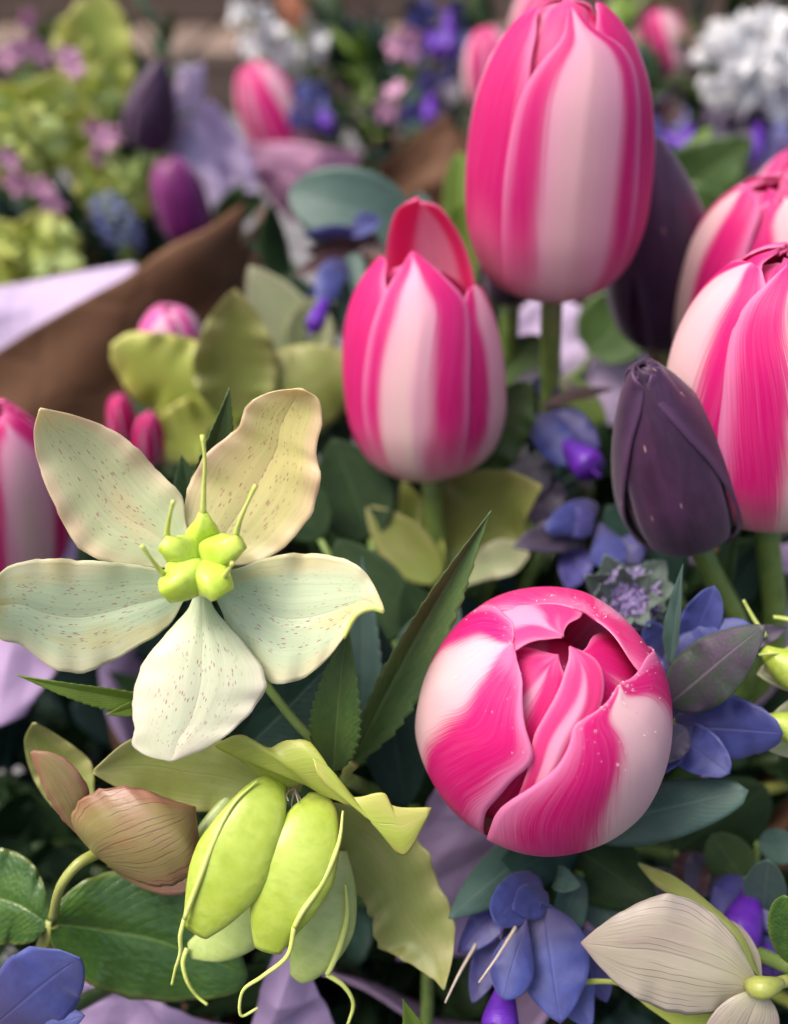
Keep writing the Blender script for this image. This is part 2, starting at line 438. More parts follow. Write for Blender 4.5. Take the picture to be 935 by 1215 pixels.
SHAPES = {'ovate': (.80, .75), 'round': (.85, .50), 'lance': (.72, 1.0), 'spear': (.55, .95), 'spoon': (1.5, .65), 'strap': (.8, .38)}
def blade_grid(b, t, side, nrm, hw, shape='ovate', bend=0.0, fold=0.0, cup=0.0, curl=0.0, serr=0.0, ns=18, wave=0.0, wk=4, seed=0, n=(20, 11), twist=0.0):
    nu, nv = n
    b = np.asarray(b, float); t = np.asarray(t, float); ax = t - b; ln = np.linalg.norm(ax)
    u = np.linspace(0, 1, nu)
    a, e = SHAPES[shape]
    pr = np.sin(np.pi * np.clip(u, 0, 1) ** a) ** e; pr = np.maximum(pr, .035); pr[-1] = .012
    if serr:
        pr = pr * (1 + serr * (np.abs(((u * ns) % 1.0)) - .5))
    v = np.linspace(-1, 1, nv)
    U = u[:, None, None]; W = v[None, :, None]; PR = pr[:, None, None] * hw
    ang = twist * (U - .5)
    sd = side[None, None] * np.cos(ang) + nrm[None, None] * np.sin(ang)
    nn = nrm[None, None] * np.cos(ang) - side[None, None] * np.sin(ang)
    g = b + ax * U + nn * (bend * ln * 4 * U * (1 - U) - curl * ln * U ** 3)
    g = g + sd * W * PR * math.cos(math.atan(fold)) + nn * (np.abs(W) * fold + cup * W ** 2) * PR
    if wave:
        for s_ in (-1, 1):
            wv = wob(nu, wk, seed * 7 + s_ + 3)[:, None, None]
            g = g + nn * wv * np.clip(W * s_, 0, 1) ** 2 * PR * wave
    return g
def frame(b, t, roll):
    b = np.asarray(b); t = np.asarray(t); ax = t - b; ax = ax / np.linalg.norm(ax)
    view = CAM - (b + t) / 2; view /= np.linalg.norm(view)
    side = np.cross(ax, view); 
    if np.linalg.norm(side) < 1e-3: side = RGT.copy()
    side /= np.linalg.norm(side); nrm = np.cross(side, ax)
    c, s = math.cos(roll), math.sin(roll)
    return side * c + nrm * s, nrm * c - side * s
_seed = [0]
def bl(parent, name, base, tip, wpx, mat, roll=0, th=.0004, **k):
    """a leaf, bract or petal from photo-pixel base and tip, each with its own depth; wpx = width"""
    b, t = P(*base), P(*tip)
    sd_, nr = frame(b, t, R_(roll)); _seed[0] += 1
    hw = wpx / 2 * (base[2] + tip[2]) / 2 / FPX
    g = blade_grid(b, t, sd_, nr, hw, seed=_seed[0], **k)
    ve, f, q = shell(g, th)
    return part(name, ve, f, q, mat, parent)

def tube_geo(pts, rad, ns=10, n=None, flat=1.0, up=None, sq=2.0, cap=True):
    pts = np.asarray(pts, float)
    n = n or max(8, len(pts) * 5)
    c = catmull(pts, n)
    r = np.interp(np.linspace(0, 1, n), np.linspace(0, 1, len(np.atleast_1d(rad))), np.atleast_1d(rad)) if len(np.atleast_1d(rad)) < 3 else catmull(np.asarray(rad)[:, None], n)[:, 0]
    r = np.maximum(r, 1e-5)
    tg = np.gradient(c, axis=0); tg /= np.maximum(np.linalg.norm(tg, axis=1, keepdims=True), 1e-12)
    verts, uvs = [], []
    a = np.array((0, 0, 1.0)) if up is None else np.asarray(up, float)
    if up is None and abs(tg[0] @ a) > .9: a = np.array((1.0, 0, 0))
    prev = a
    for i in range(n):
        ref = np.asarray(up) if up is not None else prev
        s = np.cross(tg[i], ref); s /= max(np.linalg.norm(s), 1e-9); q = np.cross(s, tg[i]); prev = q
        for j in range(ns):
            th = 2 * math.pi * j / ns
            cx, cy = math.cos(th), math.sin(th)
            cx = math.copysign(abs(cx) ** (2 / sq), cx); cy = math.copysign(abs(cy) ** (2 / sq), cy)
            verts.append(c[i] + r[i] * (s * cx + q * cy * flat)); uvs.append((i / (n - 1), j / ns))
    f = []
    for i in range(n - 1):
        for j in range(ns):
            f.append((i * ns + j, i * ns + (j + 1) % ns, (i + 1) * ns + (j + 1) % ns, (i + 1) * ns + j))
    if cap:
        f.append(tuple(range(ns - 1, -1, -1))); f.append(tuple(range((n - 1) * ns, n * ns)))
    return np.array(verts), f, np.array(uvs)
def tube(parent, name, pts, rad, mat, **k):
    ve, f, q = tube_geo(pts, rad, **k); return part(name, ve, f, q, mat, parent)
def tpx(parent, name, pts, rpx, mat, **k):
    d = np.mean([p[2] for p in pts])
    return tube(parent, name, [P(*p) for p in pts], np.atleast_1d(rpx) * d / FPX, mat, **k)

# bouquets: (centre x, y, height at which the stems gather)
BQ = {'front': (.015, .200, .235), 'left': (-.20, .47, .22), 'back': (.045, .72, .22), 'right': (.20, .575, .22)}
def stem_to(parent, b, axis, bq, r=.0022, mat='stem_green', name='stem'):
    """a stem that leaves a flower along -axis and runs down into its bouquet's bucket"""
    cx, cy, cz = BQ[bq]; b = np.asarray(b, float); a = np.asarray(axis, float); a = a / np.linalg.norm(a)
    j = rng.uniform(-.018, .018, 2)
    e = np.array((cx + j[0], cy + j[1], cz - .02)); f = np.array((cx - j[0] * 1.2, cy - j[1] * 1.2, .03))
    h = max(.012, np.linalg.norm(b - e) * .30)
    p1 = b - a * h
    return tube(parent, name, [b + a * .001, p1, p1 * .45 + e * .55, e, f], [r, r, r * .95, r * .9, r * .9], mat, n=22, ns=8)

# ------------------------------------------------------------------ ground, step, bucket, wraps
def box(name, lo, hi, mat, parent=None, bev=.004):
    import bmesh
    bm = bmesh.new(); bmesh.ops.create_cube(bm, size=1)
    lo, hi = np.array(lo, float), np.array(hi, float)
    for v_ in bm.verts: v_.co = Vector((lo + hi) / 2 + np.array(v_.co) * (hi - lo))
    bmesh.ops.bevel(bm, geom=bm.edges[:], offset=bev, segments=2, affect='EDGES', profile=.5)
    me = bpy.data.meshes.new(name); bm.to_mesh(me); bm.free(); me.materials.append(M[mat])
    return obj(name, me, parent)
gr = box('ground', (-8, -4, -.12), (8, 14, -.012), 'joint_dark'); gr['kind'] = 'structure'
pv = bpy.data.objects.new('pavement', None); COL.objects.link(pv); pv['kind'] = 'structure'
ys = [.0, .62, 1.12, 1.50, 2.02, 2.43]
for r in range(len(ys) - 1):
    x = -2.2 + .37 * (r % 2)
    while x < 2.2:
        wd = rng.uniform(.55, .85)
        box('paving_slab', (x, ys[r], -.02), (x + wd - .010, ys[r + 1] - .010, rng.uniform(-.003, .002)), 'paving_grey', pv, .004); x += wd
st = bpy.data.objects.new('stone_step', None); COL.objects.link(st); st['kind'] = 'structure'
for k, (z0, z1, y0) in enumerate(((-.01, .15, 2.45), (.154, .30, 2.85), (.304, .46, 3.25), (.464, .62, 3.65))):
    x = -2.6 + .3 * k
    while x < 2.6:
        wd = rng.uniform(.5, .9)
        box('riser_stone', (x, y0, z0), (x + wd - .008, y0 + .50, z1 - .035), 'step_brown', st, .006)
        box('tread_stone', (x + .004, y0 - .02, z1 - .034), (x + wd - .012, y0 + .50, z1), 'step_grey' if k % 2 else 'step_brown', st, .006); x += wd

def lathe(name, prof, mat, parent, c, ns=40):
    verts, f, q = [], [], []
    for i, (r, z) in enumerate(prof):
        for j in range(ns):
            a = 2 * math.pi * j / ns; verts.append((c[0] + r * math.cos(a), c[1] + r * math.sin(a), z)); q.append((i / len(prof), j / ns))
    for i in range(len(prof) - 1):
        for j in range(ns):
            f.append((i * ns + j, i * ns + (j + 1) % ns, (i + 1) * ns + (j + 1) % ns, (i + 1) * ns + j))
    f.append(tuple(range(ns - 1, -1, -1))); f.append(tuple(range((len(prof) - 1) * ns, len(prof) * ns)))
    return part(name, verts, f, q, mat, parent)
BK = {'front': 'black bucket holding the big front bouquet of striped tulips', 'left': 'black bucket under the kraft-wrapped bouquet with lime blossoms',
      'back': 'black bucket under the bouquet with white blossom near the steps', 'right': 'black bucket under the bouquet with the frilly white flower'}
for k, (cx, cy, cz) in BQ.items():
    t = thing('bucket', BK[k], 'bucket', (cx, cy, 0), 'buckets holding the bouquets')
    lathe('wall', [(.055, .002), (.060, .0), (.076, .205), (.073, .205), (.058, .012), (.0, .012)], 'bucket_black', t, (cx, cy))
    lathe('rim', [(.0765, .196), (.080, .198), (.080, .206), (.0765, .208)], 'bucket_black', t, (cx, cy))

def wrap(name, label, cat, bq, mat, r0, r1, z0, z1, seed, amp=.010, zj=.03, front_drop=.0, group=None, th=.0004):
    cx, cy, cz = BQ[bq]; t = thing(name, label, cat, (cx, cy, z0), group)
    n, mrows = 120, 16; r = np.random.default_rng(seed)
    nf = r.integers(3, 5); ph = r.uniform(0, 6.28)
    th_ = np.linspace(0, 2 * math.pi * 1.06, n)
    corners = r.uniform(-1, 1, 13)
    zz = np.interp(th_ / (2 * math.pi * 1.06) * 12, range(13), corners) * zj
    g = np.zeros((mrows, n, 3))
    for i in range(mrows):
        u = i / (mrows - 1)
        rad = r0 + (r1 - r0) * u ** 1.15 + u * amp * (np.sin(nf * th_ + ph) + .5 * np.sin(2.3 * nf * th_ + 1)) + .004 * th_ / 6.6
        fr = np.clip(-np.sin(th_), 0, 1)
        g[i] = np.stack([cx + rad * np.cos(th_), cy + rad * np.sin(th_), z0 + (z1 - z0 + zz - front_drop * fr) * u], 1)
    ve, f, q = shell(g, th)
    part('sheet', ve, f, q, mat, t); return t
wrap('tissue_paper', 'lilac tissue paper gathered around the stems of the front bouquet', 'tissue paper', 'front', 'tissue', .050, .098, .19, .345, 3, front_drop=.035)
wrap('kraft_paper', 'brown kraft paper wrapped around the outside of the front bouquet', 'wrapping paper', 'front', 'kraft', .054, .112, .185, .335, 4, front_drop=.06)
wrap('kraft_paper', 'brown kraft paper around the bouquet with lime blossoms', 'wrapping paper', 'left', 'kraft', .052, .130, .185, .365, 5)
wrap('kraft_paper', 'brown kraft paper around the bouquet with white blossom near the steps', 'wrapping paper', 'back', 'kraft', .052, .100, .185, .335, 6)
wrap('kraft_paper', 'brown kraft paper around the bouquet with the frilly white flower', 'wrapping paper', 'right', 'kraft', .052, .120, .185, .36, 8)
wrap('tissue_paper', 'lilac tissue paper inside the wrap of the frilly white bouquet', 'tissue paper', 'right', 'tissue', .048, .112, .19, .385, 9)

# ------------------------------------------------------------------ tulips
GOBLET = [(.10, 0), (.50, .015), (.80, .09), (.97, .24), (1.0, .40), (.97, .56), (.87, .73), (.68, .87), (.42, .97), (.26, 1.0)]
EGG = [(.12, 0), (.55, .015), (.88, .10), (1.0, .25), (.97, .40), (.84, .57), (.64, .74), (.40, .89), (.18, .985), (.10, 1.0)]
BOWL = [(.10, 0), (.52, .02), (.84, .10), (1.0, .28), (1.02, .46), (.98, .62), (.88, .78), (.72, .90), (.52, .98), (.38, 1.02)]
WID = [(0, .10), (.06, .46), (.16, .78), (.32, .99), (.5, 1.06), (.66, 1.0), (.80, .80), (.91, .50), (.97, .26), (1, .03)]
def tulip_petal(parent, name, org, X, Y, Z, H, R, az, mat, prof=GOBLET, sr=1.0, sh=1.0, sw=1.0, flat=.22, tip=0.0, lean=0.0, seed=0, n=(46, 30), th=.0006, ruf=.02, nick=0.0, skew=0.0, clos=0.0):
    nu, nv = n
    pr = catmull(np.array(prof), nu)
    u = np.linspace(0, 1, nu)
    r = pr[:, 0] * R * sr; z = pr[:, 1] * H * sh
    r = r + tip * R * np.clip((u - .6) / .4, 0, 1) ** 2 + lean * R * u
    r = np.maximum(r - clos * R * np.clip((u - .5) / .5, 0, 1) ** 2, -.55 * R)
    wv = np.interp(u, *zip(*WID)) * R * sw
    k = np.ones(5) / 5; wv2 = np.convolve(np.pad(wv, 2, mode='edge'), k, 'valid'); wv2[0] = wv[0]; wv2[-1] = wv[-1]; wv2[-2] = (wv[-2] + wv2[-2]) / 2
    rr_ = np.random.default_rng(seed * 13 + 5)
    v = np.linspace(-1, 1, nv)
    e1, e2 = wob(nu, 2.6, seed * 3 + 1), wob(nu, 3, seed * 3 + 2)
    d1, d2 = wob(nu, 3, seed * 3 + 8), wob(nu, 3.5, seed * 3 + 9)
    g = np.zeros((nu, nv, 3)); a0 = R_(az)
    for i in range(nu):
        ws = wv2[i] * np.where(v < 0, 1 + .022 * d1[i], 1 + .022 * d2[i])
        rr = max(r[i], R * .30)
        off = np.clip(v * ws / rr, -R_(105), R_(105))
        lift = flat * (1 / np.cos(np.clip(off, -1.05, 1.05)) - 1) * rr
        rad = lift
        rad = rad + R * ruf * (np.where(v < 0, e1[i], e2[i]) * np.abs(v) ** 3) * math.sin(math.pi * min(.99, u[i])) ** .5
        # soft rib along the middle, valleys beside it
        rad = rad + R * .012 * (np.exp(-(v / .08) ** 2) - .6 * np.exp(-((np.abs(v) - .35) / .2) ** 2)) * math.sin(math.pi * u[i])
        zz = z[i] + H * .012 * np.sin(3 * v + rr_.uniform(0, .2)) * u[i] - nick * H * np.exp(-(v / .10) ** 2) * np.clip((u[i] - .9) / .1, 0, 1)
        a1 = a0 + R_(skew) * u[i]; cd = math.cos(a1) * X + math.sin(a1) * Y; td = -math.sin(a1) * X + math.cos(a1) * Y
        rc = r[i] - rr * (1 - np.cos(off)) + rad * np.cos(off); tc = (rr + rad) * np.sin(off)
        g[i] = org + rc[:, None] * cd + tc[:, None] * td + np.broadcast_to(zz, (nv,))[:, None] * Z
    ve, f, q = shell(g[:, ::-1], th)
    return part(name, ve, f, q, mat, parent)
def axes(b, t):
    Z = t - b; H = np.linalg.norm(Z); Z = Z / H
    view = (b + t) / 2 - CAM; view /= np.linalg.norm(view)
    Y = view - Z * (view @ Z)
    Y /= np.linalg.norm(Y); X = np.cross(Y, Z)
    return X, Y, Z, H
def tulip(label, base, tip, R, petals, bq='front', prof=GOBLET, name='striped_tulip', cat='tulip', group=None, stem_r=.0032, stem_mat='stem_green', n=(46, 30), stemk=True):
    b, t = P(*base), P(*tip); X, Y, Z, H = axes(b, t)
    o = thing(name, label, cat, b, group)
    for i, pk in enumerate(petals):
        pk = dict(pk); az = pk.pop('az'); mt = pk.pop('mat'); sd_ = pk.pop('seed', i + int(abs(base[0])))
        tulip_petal(o, 'petal', b, X, Y, Z, H, R, az, mt, prof=pk.pop('prof', prof), seed=sd_, n=n, **pk)
    stem_to(o, b + Z * .002, Z, bq, stem_r, stem_mat)
    return o, (b, X, Y, Z, H)
def six(a0, m1='tulip_petal', m2='tulip_petal_hot', **k):
    o = [dict(az=a0 + 120 * i, mat=m1, sr=1.0, sw=.8, flat=.08, **k) for i in range(3)]
    return o + [dict(az=a0 + 60 + 120 * i, mat=m2, sr=.94, sh=1.0, flat=.0, sw=.85, clos=.12) for i in range(3)]

DOME = [(.10, 0), (.52, .02), (.84, .10), (1.0, .28), (1.02, .46), (.97, .64), (.84, .82), (.60, .95), (.30, 1.03), (.05, 1.05)]
def unproject_on(fr, R, prof, sr, pxs):
    """which (azimuth, u) of a tulip's surface of revolution shows at each photo pixel"""
    b, X, Y, Z, H = fr; nu, na = 220, 540
    pr = catmull(np.array(prof), nu); az = np.linspace(0, 2 * np.pi, na, endpoint=False)
    rr, zz = pr[:, 0] * R * sr, pr[:, 1] * H
    pts = b + rr[:, None, None] * (np.cos(az)[None, :, None] * X + np.sin(az)[None, :, None] * Y) + zz[:, None, None] * Z
    nr = grid_normals(np.concatenate([pts, pts[:, :1]], 1))[:, :-1]
    rad = np.cos(az)[None, :, None] * X + np.sin(az)[None, :, None] * Y
    flip = np.sign((nr[nu // 3] * rad[0]).sum(-1).mean()); nr = nr * flip
    q = pts - CAM; dd = q @ FWD; x = 467.5 + FPX * (q @ RGT) / dd; y = 607.5 - FPX * (q @ UPV) / dd
    ok = (nr * -q).sum(-1) > 0; out = []
    for (px, py) in pxs:
        e = (x - px) ** 2 + (y - py) ** 2 + np.where(ok, 0, 1e9); k = np.unravel_index(np.argmin(e), e.shape)
        out.append((math.degrees(az[k[1]]), k[0] / (nu - 1)))
    return out
def edge_petal(parent, fr, R, prof, sr, L, Rr, mat, n=(70, 46), th=.0007, lift=.02, seed=0, ruf=.012, tipfall=0.0, sh=1.0, puff=.045):
    """a petal lying on the surface between two edges given as (azimuth, u) from base to tip"""
    b, X, Y, Z, H = fr; nu, nv = n
    def mono(E):
        E = sorted(E, key=lambda e: e[1]); uu = [e[1] for e in E]; aa = np.degrees(np.unwrap(np.radians([e[0] for e in E])))
        return np.array(uu), aa
    uL, aL = mono(L); uR, aR = mono(Rr)
    while aL.mean() - aR.mean() > 180: aL = aL - 360
    while aR.mean() - aL.mean() > 260: aR = aR - 360
    while aR.mean() < aL.mean(): aR = aR + 360
    ut = max(uL.max(), uR.max()); tt = np.linspace(0, 1, nu); us = ut * (1 - (1 - tt) ** 1.35)
    k = np.ones(5) / 5
    AL, AR = np.interp(us, uL, aL), np.interp(us, uR, aR)
    sm = lambda a: np.concatenate([a[:2], np.convolve(a, k, 'valid'), a[-2:]])
    AL, AR = sm(AL), sm(AR)
    pr = catmull(np.array(prof), 400); uu = np.linspace(0, 1, 400)
    r = np.interp(us, uu, pr[:, 0]) * R * sr; z = np.interp(us, uu, pr[:, 1]) * H * sh
    v = np.linspace(0, 1, nv); S = np.abs(2 * v - 1); g = np.zeros((nu, nv, 3))
    e1, e2 = wob(nu, 3, seed + 1), wob(nu, 3.4, seed + 2)
    for i in range(nu):
        a = np.radians(AL[i] + (AR[i] - AL[i]) * v)
        fade = math.sin(math.pi * min(.98, .05 + tt[i] * .95)) ** .5
        rd = r[i] + R * (puff * (1 - S ** 2) - puff * .6 + lift * S ** 5 + ruf * np.where(v < .5, e1[i], e2[i]) * S ** 3) * fade + R * .010 * (np.exp(-((S) / .10) ** 2) - np.exp(-((S - .4) / .2) ** 2)) * fade
        g[i] = b + (rd * np.cos(a))[:, None] * X + (rd * np.sin(a))[:, None] * Y + (z[i] - tipfall * H * tt[i] ** 4 * (1 - S ** 2))[None].repeat(nv, 0).reshape(nv, -1)[:, :1] * Z
    ve, f, q = shell(g[:, ::-1], th); q = np.stack([q[:, 0], 1 - q[:, 1]], 1)
    q[:, 0] = np.interp(q[:, 0], tt, us)
    return part('petal', ve, f, q, mat, parent)
def traced_tulip(label, base, tip, R, prof, petals, inner, group=None, bq='front'):
    """a tulip whose visible petal edges are found on its own surface; edges mix photo pixels (x, y > 3) and (azimuth, u)"""
    b, t = P(*base), P(*tip); fr = (b,) + axes(b, t); X, Y, Z, H = fr[1:]
    o = thing('striped_tulip', label, 'tulip', b, group)
    for i, pk in enumerate(petals):
        pk = dict(pk); sr = pk.pop('sr'); pf = pk.pop('prof', prof); E = []
        for key in ('L', 'R'):
            pts = pk.pop(key); px = [p_ for p_ in pts if p_[1] > 3]; azu = [p_ for p_ in pts if p_[1] <= 3]
            E.append(azu + (unproject_on(fr, R, pf, sr, px) if px else []))
        edge_petal(o, fr, R, pf, sr, E[0], E[1], pk.pop('mat'), seed=i * 17 + int(base[0]), **pk)
    for i, pk in enumerate(inner):
        pk = dict(pk); tulip_petal(o, 'petal', b, X, Y, Z, H, R, pk.pop('az'), pk.pop('mat'), prof=prof, seed=i + 3, **pk)
    stem_to(o, b + Z * .002, Z, bq, .0032); return o
G = 'striped pink tulips of the front bouquet'
# the tall closed one
traced_tulip('tall closed pink and white striped tulip, highest of the front bouquet', (655, 343, .244), (672, 2, .203), .0238, GOBLET,
    [dict(sr=1.03, mat='tulip_petal_tall', L=[(226, 0), (600, 335), (596, 300), (594, 270), (597, 220), (606, 160), (617, 113), (640, 75), (668, 45), (274, .955)], R=[(316, 0), (735, 325), (748, 290), (756, 240), (760, 180), (760, 120), (752, 75), (735, 50), (710, 38), (282, .955)]),
     dict(sr=1.0, mat='tulip_petal_hot', L=[(100, 0), (105, .6), (130, .85), (175, .955), (196, .975)], R=[(255, 0), (252, .6), (240, .85), (218, .955), (204, .975)]),
     dict(sr=.995, mat='tulip_petal_hot', L=[(288, 0), (290, .6), (303, .85), (330, .955), (342, .97)], R=[(430, 0), (425, .6), (400, .85), (365, .955), (350, .97)])],
    [dict(az=90, mat='tulip_petal_hot', sr=.96, sh=.985, sw=.95, flat=0, clos=.12), dict(az=-50, mat='tulip_petal_rose', sr=.90, sh=.985, sw=.8, flat=0, clos=.22), dict(az=-130, mat='tulip_petal_rose', sr=.91, sh=1.0, sw=.8, flat=0, clos=.20), dict(az=60, mat='tulip_petal_hot', sr=.90, sh=1.01, sw=.8, flat=0, clos=.22)], group=G)
# the middle one with a tall inner petal
traced_tulip('pink striped tulip with one inner petal standing taller than the rest', (511, 556, .246), (492, 292, .220), .0218, GOBLET,
    [dict(sr=1.03, mat='tulip_petal', L=[(222, 0), (436, 522), (430, 487), (432, 439), (442, 386), (457, 344), (478, 315), (262, .965)], R=[(318, 0), (549, 546), (556, 510), (558, 451), (558, 392), (556, 359), (537, 338), (514, 317), (268, .965)]),
     dict(sr=1.0, mat='tulip_petal_hot', L=[(95, 0), (100, .5), (128, .75), (170, .89), (188, .915)], R=[(250, 0), (250, .5), (243, .75), (222, .89), (200, .915)]),
     dict(sr=1.0, mat='tulip_petal', L=[(283, 0), (284, .5), (296, .66), (318, .745), (328, .755)], R=[(408, 0), (408, .4), (388, .6), (352, .74), (336, .755)])],
    [dict(az=90, mat='tulip_petal_hot', sr=.95, sh=.90, sw=.95, flat=0), dict(az=66, mat='tulip_petal_inner', sr=.80, sh=1.17, sw=.72, flat=0, clos=-.02), dict(az=-125, mat='tulip_petal_hot', sr=.90, sh=.93, sw=.8, flat=0, clos=.1), dict(az=-30, mat='tulip_petal_hot', sr=.88, sh=.80, sw=.8, flat=0, clos=.1)], group=G)
# right-hand front
traced_tulip('pink striped tulip directly behind the upright dark purple bud', (908, 596, .212), (930, 300, .178), .0240, GOBLET,
    [dict(sr=1.03, mat='tulip_petal_bold', L=[(236, 0), (850, 560), (852, 510), (858, 460), (862, 420), (867, 391), (885, 359), (899, 346), (275, .985)], R=[(362, 0), (366, .5), (350, .85), (310, .97), (290, .985)]),
     dict(sr=1.0, mat='tulip_petal_bold', L=[(125, 0), (130, .6), (150, .85), (190, .955), (212, .97)], R=[(272, 0), (272, .6), (262, .85), (240, .955), (222, .97)])],
    [dict(az=80, mat='tulip_petal', sr=1.0, sh=1.0, sw=.9, flat=.03, clos=.1), dict(az=10, mat='tulip_petal_inner', sr=.95, sh=.98, sw=.9, flat=0, clos=.2), dict(az=-100, mat='tulip_petal_hot', sr=.90, sh=.97, sw=.8, flat=0, clos=.22), dict(az=150, mat='tulip_petal_hot', sr=.93, sh=1.0, sw=.85, flat=0, clos=.2)], group=G)
tulip('pink striped tulip half hidden behind another at the right edge', (885, 455, .272), (915, 218, .232), .0232,
      [dict(az=-158, mat='tulip_petal_bold', sw=.85, flat=.08), dict(az=-55, mat='tulip_petal_bold', sw=.85, sh=.97, flat=.08), dict(az=60, mat='tulip_petal_bold', sw=.85),
       dict(az=-105, mat='tulip_petal_hot', sr=.94, sh=.98, flat=0, clos=.14, sw=.85), dict(az=0, mat='tulip_petal_inner', sr=.92, flat=0, clos=.14, sw=.85), dict(az=130, mat='tulip_petal_hot', sr=.91, flat=0, clos=.14, sw=.85)], group=G, n=(34, 22))
tulip('pink tulip furthest back beside the leaf at the right edge', (955, 345, .31), (960, 178, .275), .0215, six(-75), group=G, n=(30, 18))
tulip('blurred pink and white tulip beside the cream hellebore at the left edge', (2, 690, .262), (-8, 486, .232), .0195, six(-70), group=G, n=(30, 18))
# the front one, seen from above into its cup
FB, FT, FR = (622, 906, .193), (668, 770, .157), .0244
b_, t_ = P(*FB), P(*FT); fr_ = (b_,) + axes(b_, t_)
ft = thing('striped_tulip', 'half open pink striped tulip wet with dew, seen into its cup', 'tulip', b_, G)
up_ = lambda prof, sr, pts: unproject_on(fr_, FR, prof, sr, pts)
eL = [(268, 0)] + up_(BOWL, 1.0, [(575, 962), (590, 948), (611, 922), (634, 908), (632, 889), (626, 870), (621, 841), (620, 806), (624, 777)])
edge_petal(ft, fr_, FR, BOWL, 1.0, [(146, 0), (148, .6), (156, .85), (172, .975), (192, 1.0)], eL[:-1] + [(222, .995), (206, 1.0)], 'tulip_petal_bold', seed=4)
eR = [(-96, 0)] + up_(BOWL, 1.035, [(588, 966), (600, 951), (628, 936), (660, 913), (677, 884), (679, 862), (694, 850), (723, 831)])
edge_petal(ft, fr_, FR, BOWL, 1.035, eR + [(-20, .945)], [(58, 0), (54, .6), (28, .82), (14, .87), (-6, .92), (-13, .945)], 'tulip_petal_bold', seed=11)
edge_petal(ft, fr_, FR, BOWL, .985, [(22, 0), (14, .5), (10, .85), (28, .96), (60, 1.0)], [(160, 0), (166, .5), (168, .80), (152, .93), (95, 1.0)], 'tulip_petal_rose', seed=21, ruf=.03)
eI = up_(DOME, .93, [(612, 950), (622, 925), (630, 900), (631, 875), (648, 846), (664, 818), (671, 792), (675, 772)])
eJ = up_(DOME, .93, [(665, 930), (690, 890), (705, 855), (716, 832), (716, 806), (707, 782)])
edge_petal(ft, fr_, FR, DOME, .93, [(eI[0][0], 0)] + eI + [(318, .998)], [(eJ[0][0], 0)] + eJ + [(352, .965), (340, .99), (328, .998)], 'tulip_petal_rose', seed=31, ruf=.02)
edge_petal(ft, fr_, FR, DOME, .80, [(-190, 0), (-185, .6), (-172, .9), (-150, .98), (-125, 1.0)], [(-45, 0), (-48, .6), (-60, .9), (-85, .98), (-112, 1.0)], 'tulip_petal_hot', seed=41, ruf=.02, sh=.93)
edge_petal(ft, fr_, FR, DOME, .86, [(-60, 0), (-58, .6), (-50, .85), (-10, .99)], [(68, 0), (66, .6), (60, .85), (16, .99)], 'tulip_petal_hot', seed=51, ruf=.02, sh=.92)
edge_petal(ft, fr_, FR, DOME, .915, [(95, 0), (90, .6), (80, .9), (120, 1.0)], [(222, 0), (218, .6), (212, .85), (190, .96), (150, 1.0)], 'tulip_petal_rose', seed=61, ruf=.05, sh=1.0)
for k_, a_ in enumerate((-140, 45)):
    edge_petal(ft, fr_, FR, DOME, .66 - .03 * k_, [(a_, 0), (a_, .6), (a_, 1.0)], [(a_ + 195, 0), (a_ + 195, .6), (a_ + 195, 1.0)], 'tulip_petal_rose' if k_ else 'tulip_petal_hot', seed=71 + k_, ruf=.02, lift=.0, sh=.80)
stem_to(ft, b_ + fr_[3] * .002, fr_[3], 'front', .0032)

# dark buds
DG = 'dark purple tulips of the front bouquet'
def three_dark(a0, mat='dark_petal'):
    return [dict(az=a0 + 120 * i, mat=mat, sr=1.0, flat=.05, sw=.9, ruf=.01, th=.0008) for i in range(3)] + [dict(az=a0 + 60 + 120 * i, mat=mat, sr=.92, sh=.985, flat=0, sw=.85, ruf=.01) for i in range(3)]
tulip('upright dark purple tulip bud with dry flecks in front of a striped tulip', (822, 632, .208), (763, 436, .181), .0138,
      [dict(az=-97, mat='dark_petal', flat=.03, sw=.74, ruf=.008, th=.0009, sr=1.0), dict(az=5, mat='dark_petal', flat=.05, sr=1.04, sw=.90, ruf=.01, th=.0009), dict(az=152, mat='dark_petal', flat=.06, sr=1.04, sw=.95, ruf=.012, th=.0009),
       dict(az=-60, mat='dark_petal', sr=.92, flat=0, sw=.8), dict(az=70, mat='dark_petal', sr=.92, flat=0), dict(az=-145, mat='dark_petal', sr=.92, flat=0, sw=.8)], prof=EGG, name='dark_tulip', group=DG, stem_r=.0028)
tulip('dark purple tulip tucked behind the tall striped tulip', (792, 398, .285), (768, 168, .240), .0170, three_dark(-60), prof=EGG, name='dark_tulip', group=DG, n=(30, 18))
tulip('dark purple tulip almost hidden below the tall striped tulip', (606, 354, .280), (612, 215, .255), .0105, three_dark(-90), prof=EGG, name='dark_tulip', group=DG, n=(24, 14))
# small pink buds behind the cream hellebore
tulip('pale pink bud peeping over the yellow hellebore petals', (208, 452, .320), (200, 366, .30), .0122, six(-130, 'tulip_pale_pink', 'tulip_pale_pink'), name='pink_bud', cat='flower bud', n=(24, 14), stem_r=.002)
tulip('small hot pink bud beside the yellow hellebore', (150, 530, .30), (140, 470, .285), .0050, six(-90, 'tulip_petal_hot'), name='pink_bud', cat='flower bud', n=(18, 12), stem_r=.0015)
tulip('small hot pink bud just above the cream hellebore', (178, 548, .285), (176, 492, .27), .0048, six(-60, 'tulip_petal_hot'), name='pink_bud', cat='flower bud', n=(18, 12), stem_r=.0015)

